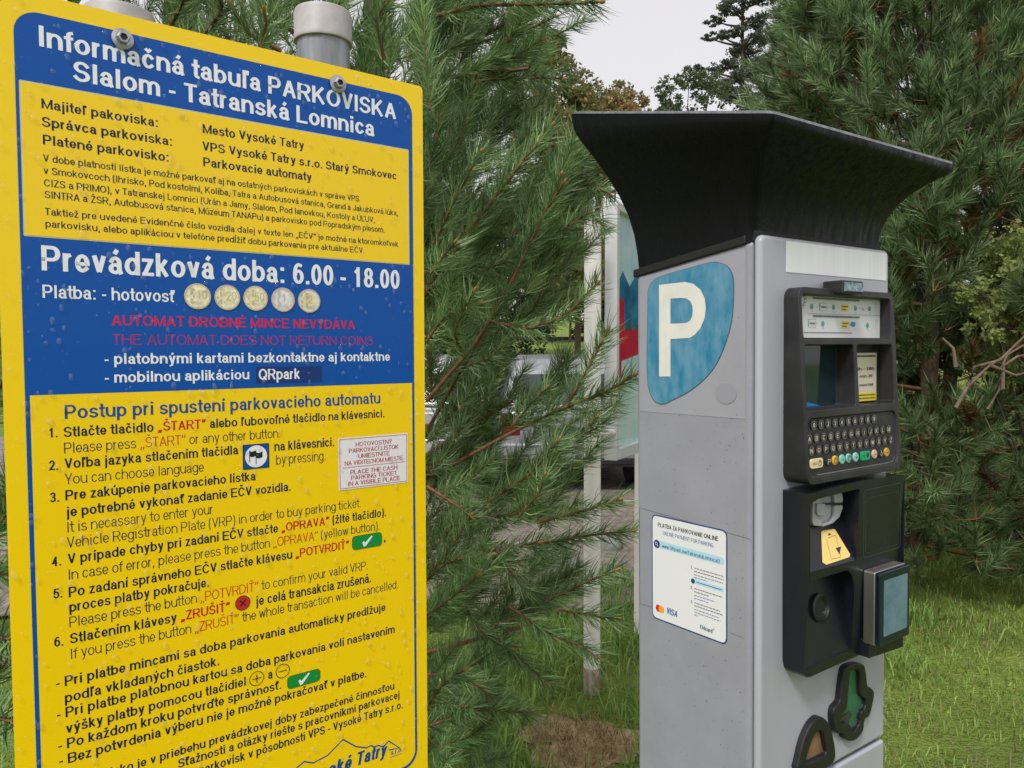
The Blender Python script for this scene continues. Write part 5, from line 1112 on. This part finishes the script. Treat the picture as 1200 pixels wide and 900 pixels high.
broadleaf('autumn_tree', 'tree', x, y, cloud(-.8, zpx(230, 22)-g_, 1.1, 2.4, 16, .85, 3)+cloud(.7, zpx(150, 22)-g_, .5, .6, 7, .55, 4)+[(-.7, 0, zpx(85, 22)-g_, .7), (.0, 0, zpx(110, 22)-g_, .6), (-.9, 0, zpx(62, 22)-g_, .6), (-.55, 0, zpx(60, 22)-g_, .35), (1.2, 0, zpx(125, 22)-g_, .5)], 40000, .13, GY, (.14, .16, .05), 'tall tree turning yellow and rust brown beyond the near pine', 4, 5, GO, .35)
x, y = far(715, 30); g_ = float(gz(x, y))
broadleaf('yellowing_tree', 'tree', x, y, cloud(-.2, zpx(170, 30)-g_, 1.5, 1.1, 12, .9, 8)+[(-.9, 0, zpx(118, 30)-g_, .8), (.3, 0, zpx(122, 30)-g_, .7), (1.0, 0, zpx(132, 30)-g_, .6)], 24000, .14, GY, (.12, .12, .035), 'low yellow green treetop just left of the machine canopy', 4, 6, GO, .2)
x, y = far(792, 34); g_ = float(gz(x, y))
broadleaf('pale_green_tree', 'tree', x, y, cloud(.2, zpx(150, 34)-g_, 1.4, 1.0, 9, .75, 12)+[(-.3, 0, zpx(112, 34)-g_, .7), (.5, 0, zpx(98, 34)-g_, .6), (1.4, 0, zpx(110, 34)-g_, .8)], 9000, .15, (.08, .115, .05), (.16, .20, .10), 'airy pale green treetop above the middle of the canopy', 5, 7)
# tall pine with flat tiers far off, haze painted into its paler leaf colours
x, y = far(866, 36); g_ = float(gz(x, y)); B36 = lambda px, py, r: ((px-866)/892*36, random.uniform(-.5, .5), zpx(py, 36)-g_, r)
broadleaf('tiered_pine', 'pine tree', x, y, [B36(*b) for b in ((850,20,.7),(868,8,.75),(885,28,.7),(836,26,.45),(840,48,.5),(872,60,.8),(828,46,.35),(858,44,.5),(850,78,.6),(833,88,.5),(822,82,.4),(870,92,.9),(838,110,.75),(815,105,.4),(865,118,.9),(885,80,.8),(880,135,1.0),(895,5,.7),(890,50,.7))], 22000, .12, (.09, .115, .085), (.17, .20, .145), 'tall grey green pine with flat foliage tiers against the sky', zpx(-20, 36)-g_, 9, tr=.13, flat=.42, axis=True)
# dark wood behind the lawn, left of the machine
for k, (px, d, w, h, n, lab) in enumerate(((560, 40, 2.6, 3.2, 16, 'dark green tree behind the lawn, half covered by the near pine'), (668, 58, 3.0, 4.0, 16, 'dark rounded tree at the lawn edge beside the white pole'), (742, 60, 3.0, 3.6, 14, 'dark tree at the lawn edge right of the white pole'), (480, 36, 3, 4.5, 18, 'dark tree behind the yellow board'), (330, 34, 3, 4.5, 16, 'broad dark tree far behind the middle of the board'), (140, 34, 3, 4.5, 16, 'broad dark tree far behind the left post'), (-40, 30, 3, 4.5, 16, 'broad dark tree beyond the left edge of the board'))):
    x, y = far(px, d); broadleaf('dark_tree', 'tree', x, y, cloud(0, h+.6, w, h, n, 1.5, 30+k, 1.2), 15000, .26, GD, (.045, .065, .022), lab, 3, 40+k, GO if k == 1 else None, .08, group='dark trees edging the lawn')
# leafy shrub with bare stems at the right
x, y = far(1236, 4.3); g_ = float(gz(x, y)); B6 = lambda px, py, r: ((px-1236)/892*4.3, random.uniform(-.25, .25), zpx(py, 4.3)-g_, r*.66)
random.seed(4)
sh = broadleaf('leafy_shrub', 'shrub', x, y, [B6(*b) for b in ((1165,310,.30),(1190,340,.30),(1150,340,.25),(1205,300,.35),(1140,372,.2),(1180,375,.22),(1225,350,.35),(1160,410,.16),(1205,400,.2),(1145,440,.12),(1180,285,.25))], 8500, .030, (.21, .27, .075), (.46, .50, .19), 'leafy yellow green shrub with bare grey stems at the right edge', .9, 17, tr=.02)
bm = []
for pts in (((1120, 478), (1135, 452), (1160, 428), (1200, 404)), ((1134, 452), (1142, 430), (1172, 422), (1215, 380)), ((1158, 480), (1170, 456), (1174, 430), (1192, 418), (1220, 412)), ((1120, 430), (1117, 408), (1104, 396)), ((1175, 456), (1176, 425), (1182, 412)), ((1160, 428), (1190, 440), (1230, 430))):
    Q = np.array([at(px, py, 3.8) for px, py in pts]); bm.append((Q-np.array(sh.location), np.linspace(.010, .005, len(pts))))
V, Fc = twigs(bm, 7); raw('bare_stem', V, Fc, mat('grey brown bark', (.15, .10, .07), .8, var=.4, vscale=25), sh, smooth=True)

# ---- grass: blades on the lawn in front, longer tufts under the pine, a dry patch
def blades(name, P, hgt, wid, c0, c1, lean, seed, kind='stuff'):
    g = np.random.default_rng(seed); N = len(P); a = g.random(N)*6.283; h = hgt*(.5+.9*g.random(N)); d = np.stack([np.cos(a), np.sin(a), np.zeros(N)], 1); ln_ = lean*(.3+1.0*g.random(N)); wv = np.stack([-np.sin(a+g.normal(size=N)*.6), np.cos(a), np.zeros(N)], 1)*(wid*(.6+.8*g.random(N)))[:, None]
    up_ = np.array([0, 0, 1.]); m = P+d*(h*ln_*.35)[:, None]+up_*(h*.62)[:, None]; t = P+d*(h*ln_)[:, None]+up_*(h*(1-.35*ln_))[:, None]
    V = np.stack([P-wv*.5, P+wv*.5, m-wv*.4, m+wv*.4, t], 1).reshape(-1, 3); b = np.arange(N)*5; k = g.random((N, 1)); C = (np.array(c0)*(1-k)+np.array(c1)*k)*(.75+.5*g.random((N, 1)))
    return V, [np.stack([b, b+1, b+3, b+2], 1), np.stack([b+2, b+3, b+4], 1)], np.repeat(C, 5, 0)
def scatter(n, x0, x1, y0, y1, seed, keep=None):
    g = np.random.default_rng(seed); x = g.uniform(x0, x1, n); y = y0+(y1-y0)*g.random(n)**1.35
    if keep is not None: k = keep(x, y, g); x, y = x[k], y[k]
    return np.stack([x, y, gz(x, y)], 1)
dry = ground_at(680, 866)
def is_dry(x, y): return ((x-dry[0])/.25)**2+((y-dry[1])/.22)**2
def kp_(x, y, g):
    pave = (y > 4.35) & (y < 13.6) & (x < 2.4); patch = np.sin(x*4.1)*np.sin(y*3.7+1)+.5*np.sin(x*9+y*7)
    return ~pave & (is_dry(x, y) > .8*g.random(len(x))) & (patch > -1.0+g.random(len(x))*.5) & (x > -2.2-.2*y)
P = scatter(170000, -3.5, 8.5, 1.9, 10.5, 5, kp_)
gr1 = blades('grass', P, .040, .0042, (.15, .255, .035), (.34, .46, .11), .9, 6)
# long tufts at the left under the pine and round the pole
g = np.random.default_rng(8); tc_ = []
for px, py, n, hh in ((640,800,60,1),(600,790,60,1),(570,850,50,1),(610,850,60,1),(560,800,50,1),(720,720,60,1.1),(735,760,60,1.1),(715,700,50,1.1),(740,830,60,.9),(660,770,50,1),(690,760,40,1),(540,880,60,1),(590,890,60,.9),(650,730,40,1),(620,740,50,1),(1070,730,60,.9),(1080,660,60,.9),(1060,790,40,.7),(1060,640,50,.9),(740,890,40,.7),(525,830,60,1),(700,700,50,1),(640,700,40,1),(585,760,50,1),(735,690,60,1.2)):
    c = ground_at(px, py); k = int(n*2.2); q = np.stack([c[0]+g.normal(size=k)*.10, c[1]+g.normal(size=k)*.10, np.zeros(k)], 1); tc_.append(q)
P2 = np.concatenate(tc_); P2[:, 2] = gz(P2[:, 0], P2[:, 1])
P2 = P2[is_dry(P2[:, 0], P2[:, 1]) > .95]
gr2 = blades('tall_grass', P2, .125, .0070, (.11, .24, .04), (.30, .44, .11), .75, 9)
V, Fc, C = join([gr1]); tag(raw('lawn_grass', V, Fc, m_grass, None, C), 'short green lawn grass around the ticket machine', 'grass', kind='stuff')
V, Fc, C = join([gr2]); tag(raw('tall_grass', V, Fc, m_grass, None, C), 'long green grass growing under the pine and beside the machine', 'grass', kind='stuff')
P = scatter(9000, dry[0]-.7, dry[0]+.7, dry[1]-.6, dry[1]+.6, 15, lambda x, y, g: is_dry(x, y) < 1.3*g.random(len(x))+.1)
gr3 = blades('dry_grass', P, .055, .0040, (.20, .13, .06), (.36, .27, .13), 1.5, 16)
P = scatter(9000, 1.2, 7, 2.2, 7, 19); gr4 = blades('dry', P, .05, .004, (.24, .17, .08), (.32, .27, .13), 1.5, 20)
V, Fc, C = join([gr3, gr4]); tag(raw('dry_grass', V, Fc, m_grass, None, C), 'dry brown grass clippings on the lawn', 'dry grass', kind='stuff')
